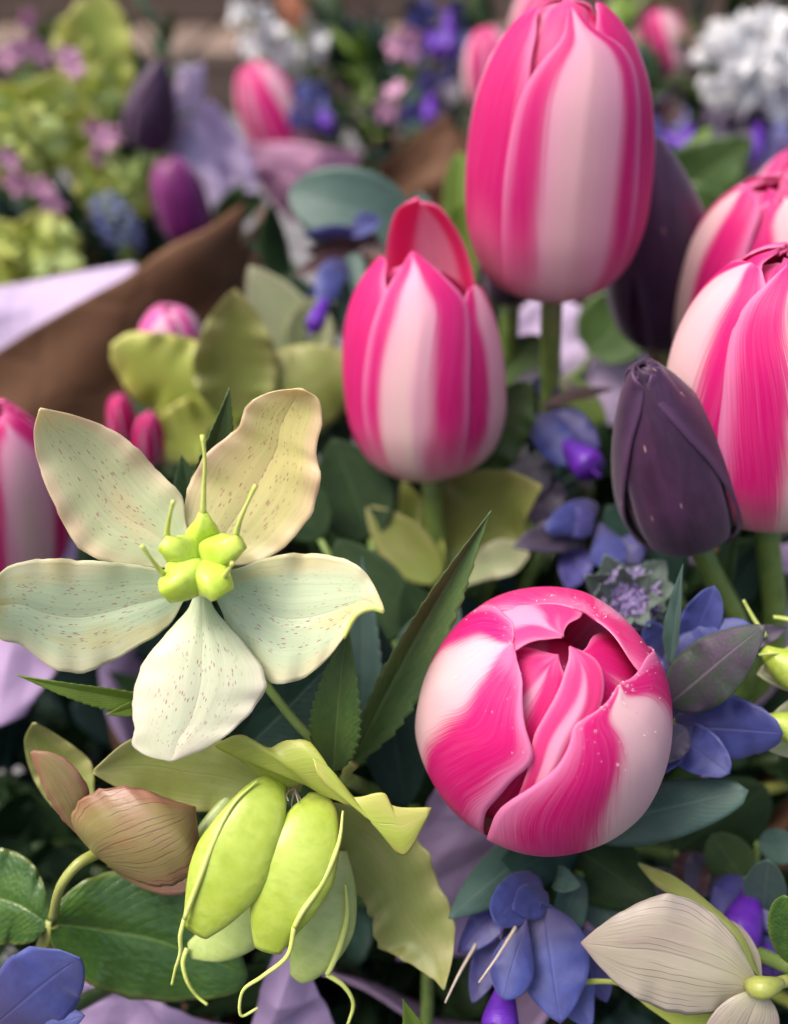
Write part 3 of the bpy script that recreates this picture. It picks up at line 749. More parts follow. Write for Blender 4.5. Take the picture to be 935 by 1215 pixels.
# dew on the front tulip
def drops(parent, pts, rads):
    import bmesh
    bm = bmesh.new()
    for p_, r in zip(pts, rads):
        mt = Matrix.Translation(Vector(p_ - rootloc(parent)))
        bmesh.ops.create_icosphere(bm, subdivisions=2, radius=r, matrix=mt)
    for f in bm.faces: f.smooth = True
    me = bpy.data.meshes.new('dew'); bm.to_mesh(me); bm.free(); me.materials.append(M['water_drop'])
    o = obj('dew', me, parent); o['kind'] = 'stuff'; return o
pts, rads = [], []
b0, X0, Y0, Z0, H0 = fr_
dg = bpy.context.evaluated_depsgraph_get
for c in [c for c in ft.children if c.name.startswith('petal')][:3]:
    me = c.data; base = rootloc(ft); vs = np.array([v_.co[:] for v_ in me.vertices]) + base
    ns_ = np.array([v_.normal[:] for v_ in me.vertices])
    up = ((vs - b0) @ Z0) / H0
    vw = CAM - vs; vw /= np.linalg.norm(vw, axis=1, keepdims=True)
    cand = np.where((up > .80) & ((ns_ * vw).sum(1) > .15))[0]
    for i in rng.choice(cand, min(len(cand), 75), replace=False):
        r = rng.choice([.00010, .00016, .00022, .00034], p=[.45, .3, .18, .07]); pts.append(vs[i] + ns_[i] * r * .35); rads.append(r)
drops(ft, pts, rads)

# ------------------------------------------------------------------ the open cream hellebore
h = thing('hellebore_flower', 'open cream hellebore speckled maroon with a lime green centre', 'hellebore', P(238, 664, .170))
loft(h, 'sepal', [(236, 668), (192, 674), (128, 667), (92, 648), (67, 604), (46, 553), (40, 515), (46, 487)], [(240, 655), (222, 626), (216, 589), (190, 561), (164, 533), (133, 510), (92, 494), (49, 484)], 'cream_sepal', (.171, .168, .158), bulge=-.06, crease=.015, ruffle=.05, edge=.010, seed=1)
loft(h, 'sepal', [(234, 660), (221, 628), (221, 584), (246, 538), (282, 507), (293, 481), (318, 466), (352, 461)], [(244, 664), (287, 671), (329, 656), (370, 610), (380, 562), (375, 538), (382, 500), (378, 474), (360, 462)], 'yellow_sepal', (.172, .171, .165), bulge=-.09, crease=.015, ruffle=.07, edge=.012, seed=2)
loft(h, 'sepal', [(240, 660), (205, 676), (154, 669), (103, 665), (51, 663), (10, 672), (-12, 695)], [(238, 672), (217, 715), (200, 743), (169, 764), (128, 787), (92, 799), (56, 789), (26, 766), (0, 758), (-14, 730)], 'mint_sepal', (.168, .163, .156), bulge=-.05, crease=.015, ruffle=.05, edge=.01, seed=3, dr=.004)
loft(h, 'sepal', [(236, 662), (272, 676), (318, 661), (370, 656), (411, 664), (436, 682), (453, 714), (456, 724)], [(238, 672), (262, 723), (277, 759), (318, 807), (349, 809), (378, 792), (406, 759), (423, 728), (446, 724), (455, 727)], 'mint_sepal', (.168, .162, .156), bulge=-.04, crease=.014, ruffle=.06, edge=.008, seed=4)
loft(h, 'sepal', [(236, 666), (226, 717), (205, 743), (169, 789), (157, 836), (160, 864), (157, 884), (175, 897), (200, 903)], [(242, 666), (252, 717), (272, 743), (303, 779), (316, 810), (305, 836), (277, 866), (246, 887), (206, 903)], 'white_sepal', (.167, .160, .157), bulge=.07, crease=.014, ruffle=.05, edge=.01, seed=5)
# rolled margin of the right-hand sepal
tpx(h, 'rolled_margin', [(408, 757, .157), (423, 729, .1555), (440, 722, .1553), (455, 727, .1555)], [2.0, 3.2, 4.2, 1.5], 'style_green', n=18)
def carpel(parent, pts, hw, tip, mat='carpel_lime', sq=3.4, flat=.95):
    c = tpx(parent, 'carpel', pts, hw, mat, ns=20, n=22, flat=flat, sq=sq)
    if tip: tpx(c, 'style', tip, [4.0, 2.8, 2.2, 3.0], 'style_green', n=14, ns=8)
    return c
carpel(h, [(241, 652, .168), (242, 640, .163), (242, 624, .159), (241, 608, .158)], [16, 21, 19, 5], [(241, 611, .158), (242, 580, .156), (243, 545, .154), (240, 516, .153)])
carpel(h, [(234, 662, .166), (222, 656, .160), (206, 651, .156), (193, 643, .1555)], [13, 22, 22, 10], [(198, 636, .1555), (200, 620, .153), (203, 606, .151), (206, 594, .150)])
carpel(h, [(245, 662, .166), (256, 656, .160), (272, 651, .156), (287, 643, .1555)], [13, 22, 22, 10], [(280, 634, .1555), (285, 617, .153), (294, 596, .151), (304, 575, .150)])
carpel(h, [(234, 670, .165), (226, 680, .159), (212, 692, .155), (196, 702, .155)], [13, 22, 24, 14], [(196, 684, .155), (187, 673, .152), (177, 660, .150), (168, 647, .149)])
carpel(h, [(243, 670, .165), (247, 680, .159), (256, 693, .155), (264, 706, .155)], [13, 20, 22, 14], [(266, 684, .154), (270, 678, .151), (274, 672, .149), (276, 668, .148)])
stem_to(h, P(240, 672, .1705), P(238, 664, .16) - P(240, 672, .19), 'front', .0018, 'stem_olive')

# ------------------------------------------------------------------ hellebore with seed pods
h = thing('hellebore_seed_head', 'green hellebore gone to seed with fat pods and curling tips', 'seed head', P(345, 935, .178))
loft(h, 'sepal', [(330, 925), (300, 905), (268, 880), (225, 872), (190, 868), (150, 880), (112, 912)], [(330, 940), (290, 958), (255, 963), (225, 962), (180, 950), (140, 935), (110, 918)], 'olive_sepal', (.176, .176, .172), bulge=-.10, ruffle=.05, seed=6)
loft(h, 'sepal', [(318, 930), (285, 902), (255, 884), (285, 872), (318, 886), (345, 878), (368, 880), (372, 905), (384, 928), (420, 946), (455, 940), (466, 956), (512, 958)], [(345, 935), (352, 932), (356, 930), (362, 930), (370, 935), (384, 944), (400, 950), (420, 958), (440, 968), (458, 985), (466, 1006), (482, 1014), (508, 968)], 'lime_sepal', (.172, .165, .162), bulge=.10, ruffle=.10, rk=5, edge=.02, seed=7, n=(70, 24))
loft(h, 'sepal', [(372, 950), (420, 956), (468, 970), (508, 1012), (518, 1042), (538, 1088), (538, 1130), (528, 1172)], [(368, 960), (395, 1010), (408, 1040), (432, 1072), (442, 1096), (448, 1122), (480, 1140), (514, 1162), (526, 1175)], 'olive_sepal', (.178, .186, .178), bulge=-.06, ruffle=.10, rk=6, edge=.03, seed=8)
def pod(parent, pts, hw, mat, seam, style, flat=.40, label=None):
    c = tpx(parent, 'pod', pts, hw, mat, ns=26, n=34, flat=flat, up=(CAM - P(*pts[1])) / np.linalg.norm(CAM - P(*pts[1])), sq=2.3)
    if seam: tpx(c, 'seam', [(a, b, d + .0002) for a, b, d in seam], [1.4, 3.6, 3.8, 3.6, 3.0], 'style_green', n=30, ns=8)
    if style: tpx(c, 'style', [(style[0][0], style[0][1], style[0][2] + .0006), (style[1][0], style[1][1], style[1][2] + .0004)] + list(style[2:]), [3.2, 2.6, 2.1, 1.8, 1.9], 'style_green', n=30, ns=8)
    return c
pod(h, [(282, 940, .178), (262, 975, .176), (248, 1010, .174), (236, 1050, .174), (230, 1080, .175)], [8, 22, 24, 18, 6], 'pod_pale', None, None)
pod(h, [(330, 926, .172), (316, 946, .166), (294, 988, .163), (270, 1036, .162), (250, 1074, .162), (232, 1103, .163)], [12, 36, 46, 47, 42, 18], 'pod_green',
    [(306, 926, .165), (276, 955, .162), (253, 1000, .160), (236, 1045, .159), (219, 1090, .160)], [(219, 1090, .160), (214, 1110, .160), (214, 1130, .161), (208, 1150, .162), (204, 1168, .163)])
pod(h, [(378, 945, .172), (374, 966, .167), (361, 1006, .164), (344, 1050, .163), (328, 1090, .163), (318, 1126, .164)], [14, 38, 47, 46, 38, 17], 'pod_green',
    [(407, 962, .166), (402, 1000, .163), (384, 1044, .161), (360, 1080, .160), (349, 1100, .160)], [(349, 1100, .160), (341, 1134, .160), (312, 1158, .161), (288, 1176, .163), (286, 1205, .164), (306, 1196, .165)])
pod(h, [(310, 1040, .178), (292, 1080, .177), (262, 1112, .177), (226, 1128, .178)], [16, 36, 34, 10], 'pod_pale', None, [(222, 1125, .176), (217, 1142, .175), (222, 1164, .175), (234, 1182, .176), (246, 1192, .176)])
pod(h, [(396, 1010, .180), (394, 1060, .178), (380, 1110, .177), (362, 1145, .177), (352, 1160, .178)], [16, 30, 36, 30, 10], 'pod_pale', [(410, 1050, .175), (412, 1085, .174), (404, 1120, .174), (394, 1145, .174), (388, 1156, .174)],
    [(388, 1156, .174), (408, 1170, .174), (419, 1190, .175), (414, 1212, .176), (408, 1224, .177)])
for a in ((352, 940), (346, 950), (358, 948), (340, 938)):
    tpx(h, 'filament', [(350, 936, .174), (a[0], a[1] + 4, .169), (a[0] + 2, a[1] + 12, .166)], [1.2, 1.0, .7], 'style_dry', n=8, ns=6)
stem_to(h, P(348, 932, .180), P(340, 960, .16) - P(348, 932, .20), 'front', .0020, 'stem_olive')

# ------------------------------------------------------------------ nodding russet hellebore
h = thing('hellebore_flower', 'nodding russet hellebore with dark veins, half closed, on a curved stalk', 'hellebore', P(70, 1090, .185))
loft(h, 'sepal', [(95, 985), (60, 955), (38, 920), (29, 880), (38, 858)], [(110, 975), (112, 935), (108, 905), (88, 886), (58, 866), (43, 858)], 'olive_sepal', (.188, .190, .184), bulge=-.12, ruffle=.05, seed=10)
loft(h, 'sepal', [(112, 1010), (92, 990), (72, 970), (56, 945), (44, 915), (36, 893)], [(118, 1008), (104, 990), (100, 965), (106, 938), (84, 905), (62, 893), (40, 890)], 'russet_sepal', (.178, .172, .170), bulge=.12, ruffle=.04, edge=.02, seed=11)
loft(h, 'sepal', [(112, 1012), (92, 990), (85, 970), (95, 950), (122, 936), (160, 934), (200, 948), (230, 957)], [(118, 1018), (140, 1034), (165, 1046), (190, 1052), (215, 1046), (234, 1028), (236, 1000), (232, 960)], 'russet_sepal', (.178, .167, .172), bulge=.16, ruffle=.03, edge=.014, seed=12)
loft(h, 'sepal', [(125, 1015), (150, 1000), (190, 980), (235, 985), (242, 1010)], [(128, 1028), (160, 1050), (200, 1062), (232, 1052), (243, 1015)], 'russet_sepal', (.182, .186, .184), bulge=-.08, seed=13)
tpx(h, 'stalk', [(116, 1012, .178), (92, 1026, .175), (72, 1052, .175), (63, 1088, .182)], [7, 6.0, 5.6, 6.0], 'stem_olive', n=22)
loft(h, 'leaf', [(62, 1092), (70, 1070), (100, 1045), (140, 1033), (190, 1040), (240, 1078), (280, 1120), (293, 1150)], [(60, 1098), (62, 1122), (90, 1155), (130, 1178), (185, 1188), (240, 1186), (280, 1178), (294, 1160)], 'leaf_glossy', (.183, .188, .192), bulge=.05, crease=.03, ruffle=.06, rk=4, edge=.012, seed=14)
loft(h, 'leaf', [(62, 1095), (52, 1050), (38, 1024), (10, 1008), (-30, 1006)], [(58, 1100), (38, 1118), (10, 1121), (-20, 1118), (-40, 1095)], 'leaf_glossy', (.184, .186, .190), bulge=.05, crease=.03, ruffle=.06, seed=15)
stem_to(h, P(64, 1094, .185), P(70, 1050, .178) - P(62, 1120, .20), 'front', .0018, 'stem_olive')

# ------------------------------------------------------------------ pale hellebore seen from behind
h = thing('hellebore_flower', 'greyish white hellebore seen from behind with fine brown veins', 'hellebore', P(905, 1172, .165))
loft(h, 'sepal', [(900, 1165), (872, 1112), (835, 1076), (790, 1061), (740, 1080), (710, 1100), (690, 1117)], [(898, 1178), (870, 1192), (838, 1203), (792, 1200), (742, 1176), (710, 1145), (690, 1120)], 'grey_sepal', (.165, .166, .172), bulge=.08, crease=.012, ruffle=.05, edge=.010, seed=16)
loft(h, 'sepal', [(900, 1172), (870, 1182), (848, 1200), (836, 1225), (850, 1260)], [(908, 1180), (920, 1195), (925, 1215), (918, 1240), (880, 1265)], 'grey_sepal', (.164, .163, .168), bulge=.10, crease=.012, seed=17)
loft(h, 'sepal', [(902, 1160), (880, 1108), (840, 1070), (800, 1040), (758, 1023)], [(892, 1150), (860, 1110), (820, 1075), (780, 1052), (757, 1026)], 'olive_sepal', (.166, .176, .188), bulge=.2, seed=18)
loft(h, 'sepal', [(905, 1162), (900, 1130), (880, 1100), (850, 1085)], [(894, 1158), (880, 1140), (866, 1115), (848, 1090)], 'grey_sepal', (.168, .178, .186), bulge=.1, seed=19)
loft(h, 'sepal', [(880, 1195), (820, 1195), (770, 1180), (735, 1164), (690, 1162), (652, 1165)], [(880, 1215), (820, 1225), (775, 1200), (735, 1170), (690, 1168), (652, 1167)], 'lime_sepal', (.172, .180, .184), bulge=-.1, seed=20)
tpx(h, 'receptacle', [(886, 1168, .165), (900, 1172, .160), (914, 1170, .160), (926, 1166, .162)], [6, 13, 11, 6], 'stem_olive', n=14)
tpx(h, 'stalk', [(918, 1168, .161), (940, 1164, .165), (975, 1180, .175)], [7, 6, 6], 'stem_olive')
stem_to(h, P(972, 1178, .175), P(940, 1150, .16) - P(975, 1190, .19), 'front', .0016, 'stem_olive')

# ------------------------------------------------------------------ pale green hellebore at the right edge
h = thing('hellebore_seed_head', 'pale green hellebore pods at the right edge beside blue bracts', 'seed head', P(965, 850, .19))
for a in (((985, 790, .19), (898, 800, .186), 60), ((985, 840, .188), (902, 872, .184), 50), ((990, 870, .19), (908, 888, .19), 45)):
    bl(h, 'sepal', a[0], a[1], a[2], 'sage_sepal', cup=.4, n=(18, 11))
tpx(h, 'pod', [(980, 800, .184), (950, 795, .182), (925, 785, .182), (906, 770, .183)], [8, 26, 24, 6], 'pod_green', ns=18, n=24)
tpx(h, 'pod', [(985, 868, .184), (950, 866, .182), (922, 858, .182), (906, 852, .183)], [8, 20, 18, 6], 'pod_green', ns=18, n=24)
tpx(h, 'style', [(935, 776, .182), (918, 775, .180), (900, 777, .181)], [3, 2, 1.4], 'style_green')
tpx(h, 'style', [(908, 755, .19), (895, 735, .19), (882, 712, .19)], [3.2, 2.4, 1.4], 'style_green')
tpx(h, 'style', [(960, 742, .19), (935, 735, .19), (918, 732, .19)], [4, 3, 2], 'style_green')
stem_to(h, P(985, 842, .19), P(940, 800, .18) - P(985, 850, .21), 'front', .0018, 'stem_olive')

# ------------------------------------------------------------------ yellow-green hellebores behind
h = thing('hellebore_flower', 'blurred yellow green hellebore behind the cream one', 'hellebore', P(275, 490, .30))
bl(h, 'sepal', (285, 500, .30), (132, 408, .285), 105, 'lime_sepal', cup=-.25, wave=.3, shape='round', n=(26, 15), roll=15)
bl(h, 'sepal', (280, 498, .30), (279, 343, .280), 100, 'olive_sepal', cup=.25, wave=.2, n=(26, 15))
bl(h, 'sepal', (290, 500, .30), (420, 430, .29), 110, 'olive_sepal', cup=-.2, wave=.3, shape='round', n=(26, 15))
bl(h, 'sepal', (275, 495, .30), (180, 532, .285), 80, 'lime_sepal', cup=.2, wave=.3, shape='round', n=(26, 15))
bl(h, 'sepal', (290, 505, .30), (330, 560, .285), 90, 'olive_sepal', cup=.2, shape='round', n=(26, 15))
stem_to(h, P(285, 502, .303), (0, 0, 1), 'front', .0018, 'stem_olive')
h = thing('hellebore_flower', 'pale greenish white hellebore behind the yellow green one', 'hellebore', P(360, 420, .33))
bl(h, 'sepal', (365, 425, .33), (296, 316, .315), 70, 'sage_sepal', cup=.3, n=(22, 13))
bl(h, 'sepal', (365, 425, .33), (372, 350, .32), 60, 'sage_sepal', cup=.3, n=(22, 13))
bl(h, 'sepal', (360, 425, .325), (430, 480, .31), 80, 'lime_sepal', cup=-.3, n=(22, 13))
bl(h, 'sepal', (355, 425, .325), (360, 500, .31), 80, 'olive_sepal', cup=.2, shape='round', n=(22, 13))
stem_to(h, P(362, 425, .33), (0, 0, 1), 'front', .0018, 'stem_olive')
h = thing('hellebore_flower', 'olive hellebore tucked under the middle striped tulip', 'hellebore', P(520, 690, .255))
loft(h, 'sepal', [(515, 680), (500, 640), (505, 590), (545, 562), (600, 558), (642, 575)], [(530, 690), (570, 670), (590, 660), (620, 640), (625, 615), (642, 580)], 'olive_sepal', (.255, .25, .232), bulge=-.12, ruffle=.08, seed=31)
loft(h, 'sepal', [(525, 690), (555, 665), (590, 640), (625, 650)], [(530, 705), (570, 690), (610, 680), (628, 660)], 'sage_sepal', (.252, .245, .236), bulge=-.1, ruffle=.08, seed=32)
bl(h, 'sepal', (520, 690, .25), (435, 600, .25), 60, 'olive_sepal', cup=.3, n=(22, 13))
bl(h, 'sepal', (520, 690, .25), (478, 570, .26), 45, 'lime_sepal', cup=.3, n=(22, 13))
stem_to(h, P(522, 692, .255), (0, 0, 1), 'front', .0018, 'stem_olive')

# ------------------------------------------------------------------ hellebore leaves (serrated)
def leafy(label, name, cat, root, bq='front', mat='stem_green', r=.0016, group=None):
    o = thing(name, label, cat, P(*root), group)
    ax = P(root[0], root[1], root[2]) - np.array((BQ[bq][0], BQ[bq][1], BQ[bq][2]))
    stem_to(o, P(*root), ax, bq, r, mat); return o
SER = dict(serr=.13, ns=17, n=(103, 13))
o = leafy('pair of serrated green leaves, one folded lengthwise, beside the half open tulip', 'hellebore_leaf', 'leaf', (412, 925, .186))
bl(o, 'leaflet', (418, 905, .184), (583, 606, .170), 76, 'leaf_serrate', roll=-24, fold=.75, bend=-.04, shape='lance', **SER)
bl(o, 'leaflet', (396, 915, .180), (413, 738, .166), 64, 'leaf_serrate', roll=10, fold=.25, bend=.06, shape='lance', **SER)
tpx(o, 'petiole', [(420, 905, .183), (412, 915, .184), (412, 930, .187)], [7, 6, 5], 'stem_olive')
bl(o, 'leaflet', (430, 900, .195), (430, 660, .200), 60, 'leaf_teal', roll=20, fold=.3, shape='lance', **SER)
o = leafy('dark serrated leaf standing behind the cream hellebore', 'hellebore_leaf', 'leaf', (232, 620, .190))
bl(o, 'leaflet', (225, 610, .186), (272, 460, .176), 52, 'leaf_serrate', roll=-30, fold=.5, bend=.05, shape='lance', **SER)
bl(o, 'leaflet', (232, 618, .190), (215, 540, .19), 40, 'leaf_dark', fold=.3, shape='lance', **SER)
o = leafy('narrow bright green leaf pointing out under the cream hellebore', 'hellebore_leaf', 'leaf', (215, 840, .180))
bl(o, 'leaflet', (190, 834, .176), (20, 801, .166), 36, 'leaf_lime', roll=38, fold=.4, bend=.03, shape='spear', **SER)
bl(o, 'leaflet', (180, 834, .176), (126, 848, .17), 20, 'leaf_lime', roll=20, fold=.3, shape='lance', **SER)
o = leafy('dark teal leaf in the shade behind the cream hellebore stem', 'hellebore_leaf', 'leaf', (300, 890, .20))
bl(o, 'leaflet', (290, 890, .196), (400, 780, .19), 110, 'leaf_deep_teal', fold=.15, **SER)
bl(o, 'leaflet', (300, 890, .198), (300, 800, .19), 60, 'leaf_deep_teal', fold=.15, **SER)
tpx(o, 'petiole', [(372, 880, .182), (345, 850, .183), (312, 808, .184), (290, 780, .186)], [5.5, 5, 5, 5], 'stem_green')
o = leafy('tiny bright serrated leaf tip beneath the seed pods', 'hellebore_leaf', 'leaf', (505, 1262, .19))
bl(o, 'leaflet', (512, 1260, .185), (478, 1186, .172), 34, 'leaf_lime', roll=25, fold=.3, shape='lance', **SER)

# broad leaves round the front bouquet
def broad(label, leaves, root, bq='front', name='leafy_sprig', group=None, mat='stem_green'):
    o = leafy(label, name, 'foliage', root, bq, mat, group=group)
    for (b, t, wd, mt, k) in leaves:
        bl(o, 'leaf', b, t, wd, mt, n=k.pop('n', (22, 13)), **k)
        if np.linalg.norm(P(*b) - P(*root)) > .004: tube(o, 'petiole', [P(*root), (P(*root) + P(*b)) / 2 - np.array((0, 0, .001)), P(*b)], [.0013, .0011, .0009], mat, n=8, ns=6)
    return o
broad('blue green waxy leaf lying under the half open tulip', [((700, 985, .200), (888, 938, .182), 66, 'leaf_teal', dict(bend=.05, cup=-.2, roll=12, shape='round')), ((690, 995, .205), (560, 1060, .19), 60, 'leaf_deep_teal', dict(bend=.1, cup=-.3, shape='lance'))], (690, 992, .208))
broad('dark green leaves below the half open tulip', [((660, 990, .21), (780, 1075, .190), 90, 'leaf_dark', dict(bend=.06, cup=-.3)), ((650, 1000, .21), (532, 1090, .182), 62, 'leaf_teal', dict(bend=.12, cup=-.4, roll=-10)),
      ((690, 1040, .20), (668, 1125, .185), 44, 'leaf_teal', dict(bend=-.15, cup=.4, roll=30)), ((700, 1050, .205), (735, 1110, .20), 50, 'leaf_teal', dict(cup=.3))], (665, 1000, .214))
broad('rounded green leaf tucked against the middle striped tulip', [((560, 560, .262), (625, 452, .25), 72, 'leaf_green', dict(cup=.3, roll=-20, wave=.2, shape='round')), ((575, 470, .30), (645, 400, .29), 60, 'leaf_green', dict(cup=.2, shape='round'))], (572, 565, .268))
broad('large round blue green leaf behind the middle striped tulip', [((490, 275, .325), (342, 228, .325), 92, 'leaf_teal', dict(cup=.2, roll=-14, shape='round', bend=.08)), ((490, 330, .32), (498, 228, .315), 50, 'leaf_teal', dict(cup=.4, shape='round')),
      ((420, 400, .30), (408, 330, .29), 24, 'leaf_teal', dict(cup=.5, bend=-.2))], (492, 350, .33))
broad('lime green young leaves between the two striped tulips', [((548, 300, .36), (545, 180, .35), 42, 'leaf_lime', dict(cup=.3, shape='round')), ((560, 310, .34), (548, 240, .33), 60, 'leaf_lime', dict(cup=.3, shape='round')), ((575, 330, .335), (560, 270, .33), 40, 'leaf_lime', dict(cup=.2))], (562, 335, .345))
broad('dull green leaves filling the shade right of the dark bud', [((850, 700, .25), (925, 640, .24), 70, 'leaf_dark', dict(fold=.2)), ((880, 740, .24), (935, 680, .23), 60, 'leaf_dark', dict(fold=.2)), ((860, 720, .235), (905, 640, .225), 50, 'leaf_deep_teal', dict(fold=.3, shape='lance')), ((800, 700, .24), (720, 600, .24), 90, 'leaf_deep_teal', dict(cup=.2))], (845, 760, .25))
broad('grass green sheathing leaf on the stalk below the dark bud', [((838, 760, .225), (880, 600, .215), 36, 'leaf_green', dict(fold=.5, shape='lance', roll=20))], (835, 770, .227))
broad('small rounded dull leaves at the lower right', [((880, 1040, .215), (845, 990, .205), 56, 'leaf_green', dict(cup=.1, shape='round')), ((905, 1080, .20), (912, 1020, .19), 48, 'leaf_teal', dict(cup=.2, shape='round')), ((800, 1010, .225), (910, 935, .215), 90, 'leaf_dark', dict(cup=-.2, shape='round')), ((900, 1000, .21), (960, 1010, .2), 40, 'leaf_teal', dict(cup=.2))], (890, 1060, .225))
broad('bright green leaf at the right edge above the grey hellebore', [((960, 1150, .175), (930, 1062, .17), 62, 'leaf_glossy', dict(cup=.2, roll=15, shape='round'))], (965, 1160, .18))
broad('large pale green pointed leaf behind the right-hand tulips', [((760, 260, .40), (895, 165, .36), 90, 'leaf_green', dict(fold=.15, wave=.2)), ((770, 270, .40), (880, 250, .36), 90, 'leaf_green', dict(fold=.2, wave=.2)), ((800, 200, .40), (845, 150, .40), 22, 'leaf_lime', dict(fold=.2)), ((870, 260, .37), (905, 215, .36), 26, 'leaf_lime', dict(fold=.2))], (770, 285, .40))
broad('green leaf behind the stalk of the tall striped tulip', [((700, 420, .33), (765, 350, .32), 90, 'leaf_green', dict(cup=.2, shape='round')), ((640, 460, .31), (720, 500, .3), 60, 'leaf_lime', dict(cup=-.2))], (690, 440, .335))
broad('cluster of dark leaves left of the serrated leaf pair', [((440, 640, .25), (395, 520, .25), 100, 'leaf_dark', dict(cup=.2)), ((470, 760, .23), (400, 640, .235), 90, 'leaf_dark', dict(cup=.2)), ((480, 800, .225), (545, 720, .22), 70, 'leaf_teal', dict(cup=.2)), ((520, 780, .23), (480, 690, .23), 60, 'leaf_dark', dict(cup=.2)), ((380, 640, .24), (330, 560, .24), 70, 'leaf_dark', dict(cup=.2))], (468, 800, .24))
broad('deep green blade shaded beside the half open tulip', [((480, 960, .205), (450, 740, .205), 80, 'leaf_deep_teal', dict(fold=.3, shape='lance'))], (482, 965, .207))

# ------------------------------------------------------------------ honeywort (blue bracts with violet bells)
def honeywort(label, root, leaves, bells=(), bq='front', group='blue honeywort stems of the front bouquet', styles=()):
    o = leafy(label, 'honeywort', 'flower', root, bq, 'stem_dark', .0018, group)
    for (b, t, wd, mt, k) in leaves:
        bl(o, 'bract', b, t, wd, mt, n=(24, 15), wave=.12, bend=rng.uniform(-.06, .10), curl=rng.uniform(-.05, .12), twist=rng.uniform(-.5, .5), th=.0003, **k)
    for (b, t, r) in bells:
        bb = tpx(o, 'bell', [b, tuple(.6 * np.array(b) + .4 * np.array(t)), tuple(.2 * np.array(b) + .8 * np.array(t)), t], [r * .45, r * .85, r, r * .9], 'bell_violet', ns=14, n=16)
        tpx(bb, 'stigma', [t, tuple(np.array(t) + (np.array(t) - np.array(b)) * .35)], [1.6, 1.2], 'bell_violet', ns=6)
    for s in styles: tpx(o, 'style', s, [2.4, 1.8, 1.2], 'style_dry', ns=6)
    return o
BB, BI, BD, BM, B2 = 'bract_blue', 'bract_indigo', 'bract_dusk', 'bract_maroon', 'bract_two_tone'
honeywort('honeywort with a green and purple bract right of the half open tulip', (800, 880, .205),
    [((790, 838, .186), (910, 742, .172), 74, B2, dict(cup=-.15, roll=8)), ((800, 860, .19), (928, 872, .176), 78, BB, dict(cup=-.2, roll=-15, shape='round')), ((806, 790, .195), (848, 700, .185), 44, BB, dict(cup=.25, shape='spoon')),
     ((790, 800, .192), (890, 742, .182), 62, BB, dict(cup=-.15, shape='round')), ((795, 790, .186), (806, 672, .176), 24, 'leaf_teal', dict(fold=.5, roll=30, shape='lance')), ((800, 870, .192), (866, 918, .180), 56, BB, dict(cup=.2, shape='round')),
     ((800, 870, .188), (775, 920, .180), 44, BI, dict(cup=.2)), ((790, 860, .2), (760, 760, .2), 50, BI, dict(cup=.2)), ((790, 780, .20), (770, 740, .195), 40, BB, dict(cup=.2)), ((815, 865, .184), (770, 905, .178), 40, BD, dict(cup=.2)), ((850, 770, .195), (935, 745, .19), 30, BD, dict(cup=.2)), ((840, 760, .20), (905, 775, .195), 40, BI, dict(cup=.2))])
honeywort('honeywort hanging beneath the half open tulip with blue bracts', (640, 1040, .200),
    [((640, 1040, .190), (585, 1095, .178), 52, BB, dict(cup=-.15, shape='round')), ((650, 1060, .188), (612, 1078, .180), 40, BB, dict(cup=-.2)), ((645, 1075, .186), (665, 1215, .176), 92, BB, dict(cup=-.1, shape='ovate')),
     ((640, 1090, .188), (700, 1220, .182), 70, BB, dict(cup=.1)), ((625, 1090, .182), (596, 1185, .174), 52, BB, dict(cup=-.3, shape='spoon')), ((600, 1070, .192), (545, 1130, .186), 40, BI, dict(cup=.2)), ((590, 1110, .192), (560, 1190, .185), 36, BI, dict(cup=.2)),
     ((630, 1080, .195), (610, 1150, .192), 50, BD, dict(cup=.2)), ((690, 1100, .195), (720, 1190, .19), 44, BI, dict(cup=.2)), ((655, 1040, .198), (690, 1050, .19), 30, 'leaf_teal', dict(cup=.2)), ((660, 1100, .19), (640, 1070, .184), 26, BB, dict(cup=.2))],
    [((600, 1170, .185), (592, 1225, .178), 22)], styles=[[(565, 1120, .182), (545, 1155, .178), (528, 1190, .176)], [(612, 1100, .178), (590, 1135, .174), (568, 1166, .172)]])
honeywort('honeywort with violet bell between the middle tulip and the dark bud', (650, 640, .250),
    [((640, 490, .258), (672, 550, .245), 46, BB, dict(cup=-.25, shape='round')), ((650, 490, .26), (710, 530, .25), 46, BI, dict(cup=-.2)), ((610, 455, .27), (668, 440, .262), 16, BD, dict(cup=.3, roll=30)), ((640, 470, .265), (660, 455, .26), 40, BI, dict(cup=.2, shape='round')),
     ((640, 485, .262), (726, 458, .25), 18, BM, dict(cup=.3, roll=40)), ((710, 600, .24), (652, 628, .228), 38, BB, dict(cup=-.3, shape='round')), ((712, 620, .235), (728, 672, .222), 44, BB, dict(cup=-.3, shape='spoon')), ((700, 625, .238), (610, 648, .23), 42, BD, dict(cup=.1)),
     ((705, 610, .236), (668, 632, .232), 40, BI, dict(cup=-.2)), ((690, 650, .24), (672, 700, .23), 40, BI, dict(cup=.2)), ((735, 640, .24), (760, 670, .235), 46, BI, dict(cup=.2)), ((650, 560, .262), (632, 620, .25), 60, BD, dict(cup=.1)), ((620, 540, .265), (640, 590, .255), 60, BD, dict(cup=.1)),
     ((660, 450, .27), (705, 475, .262), 14, 'grey_sepal', dict(cup=.2, shape='lance'))],
    [((672, 528, .25), (702, 556, .240), 20)])
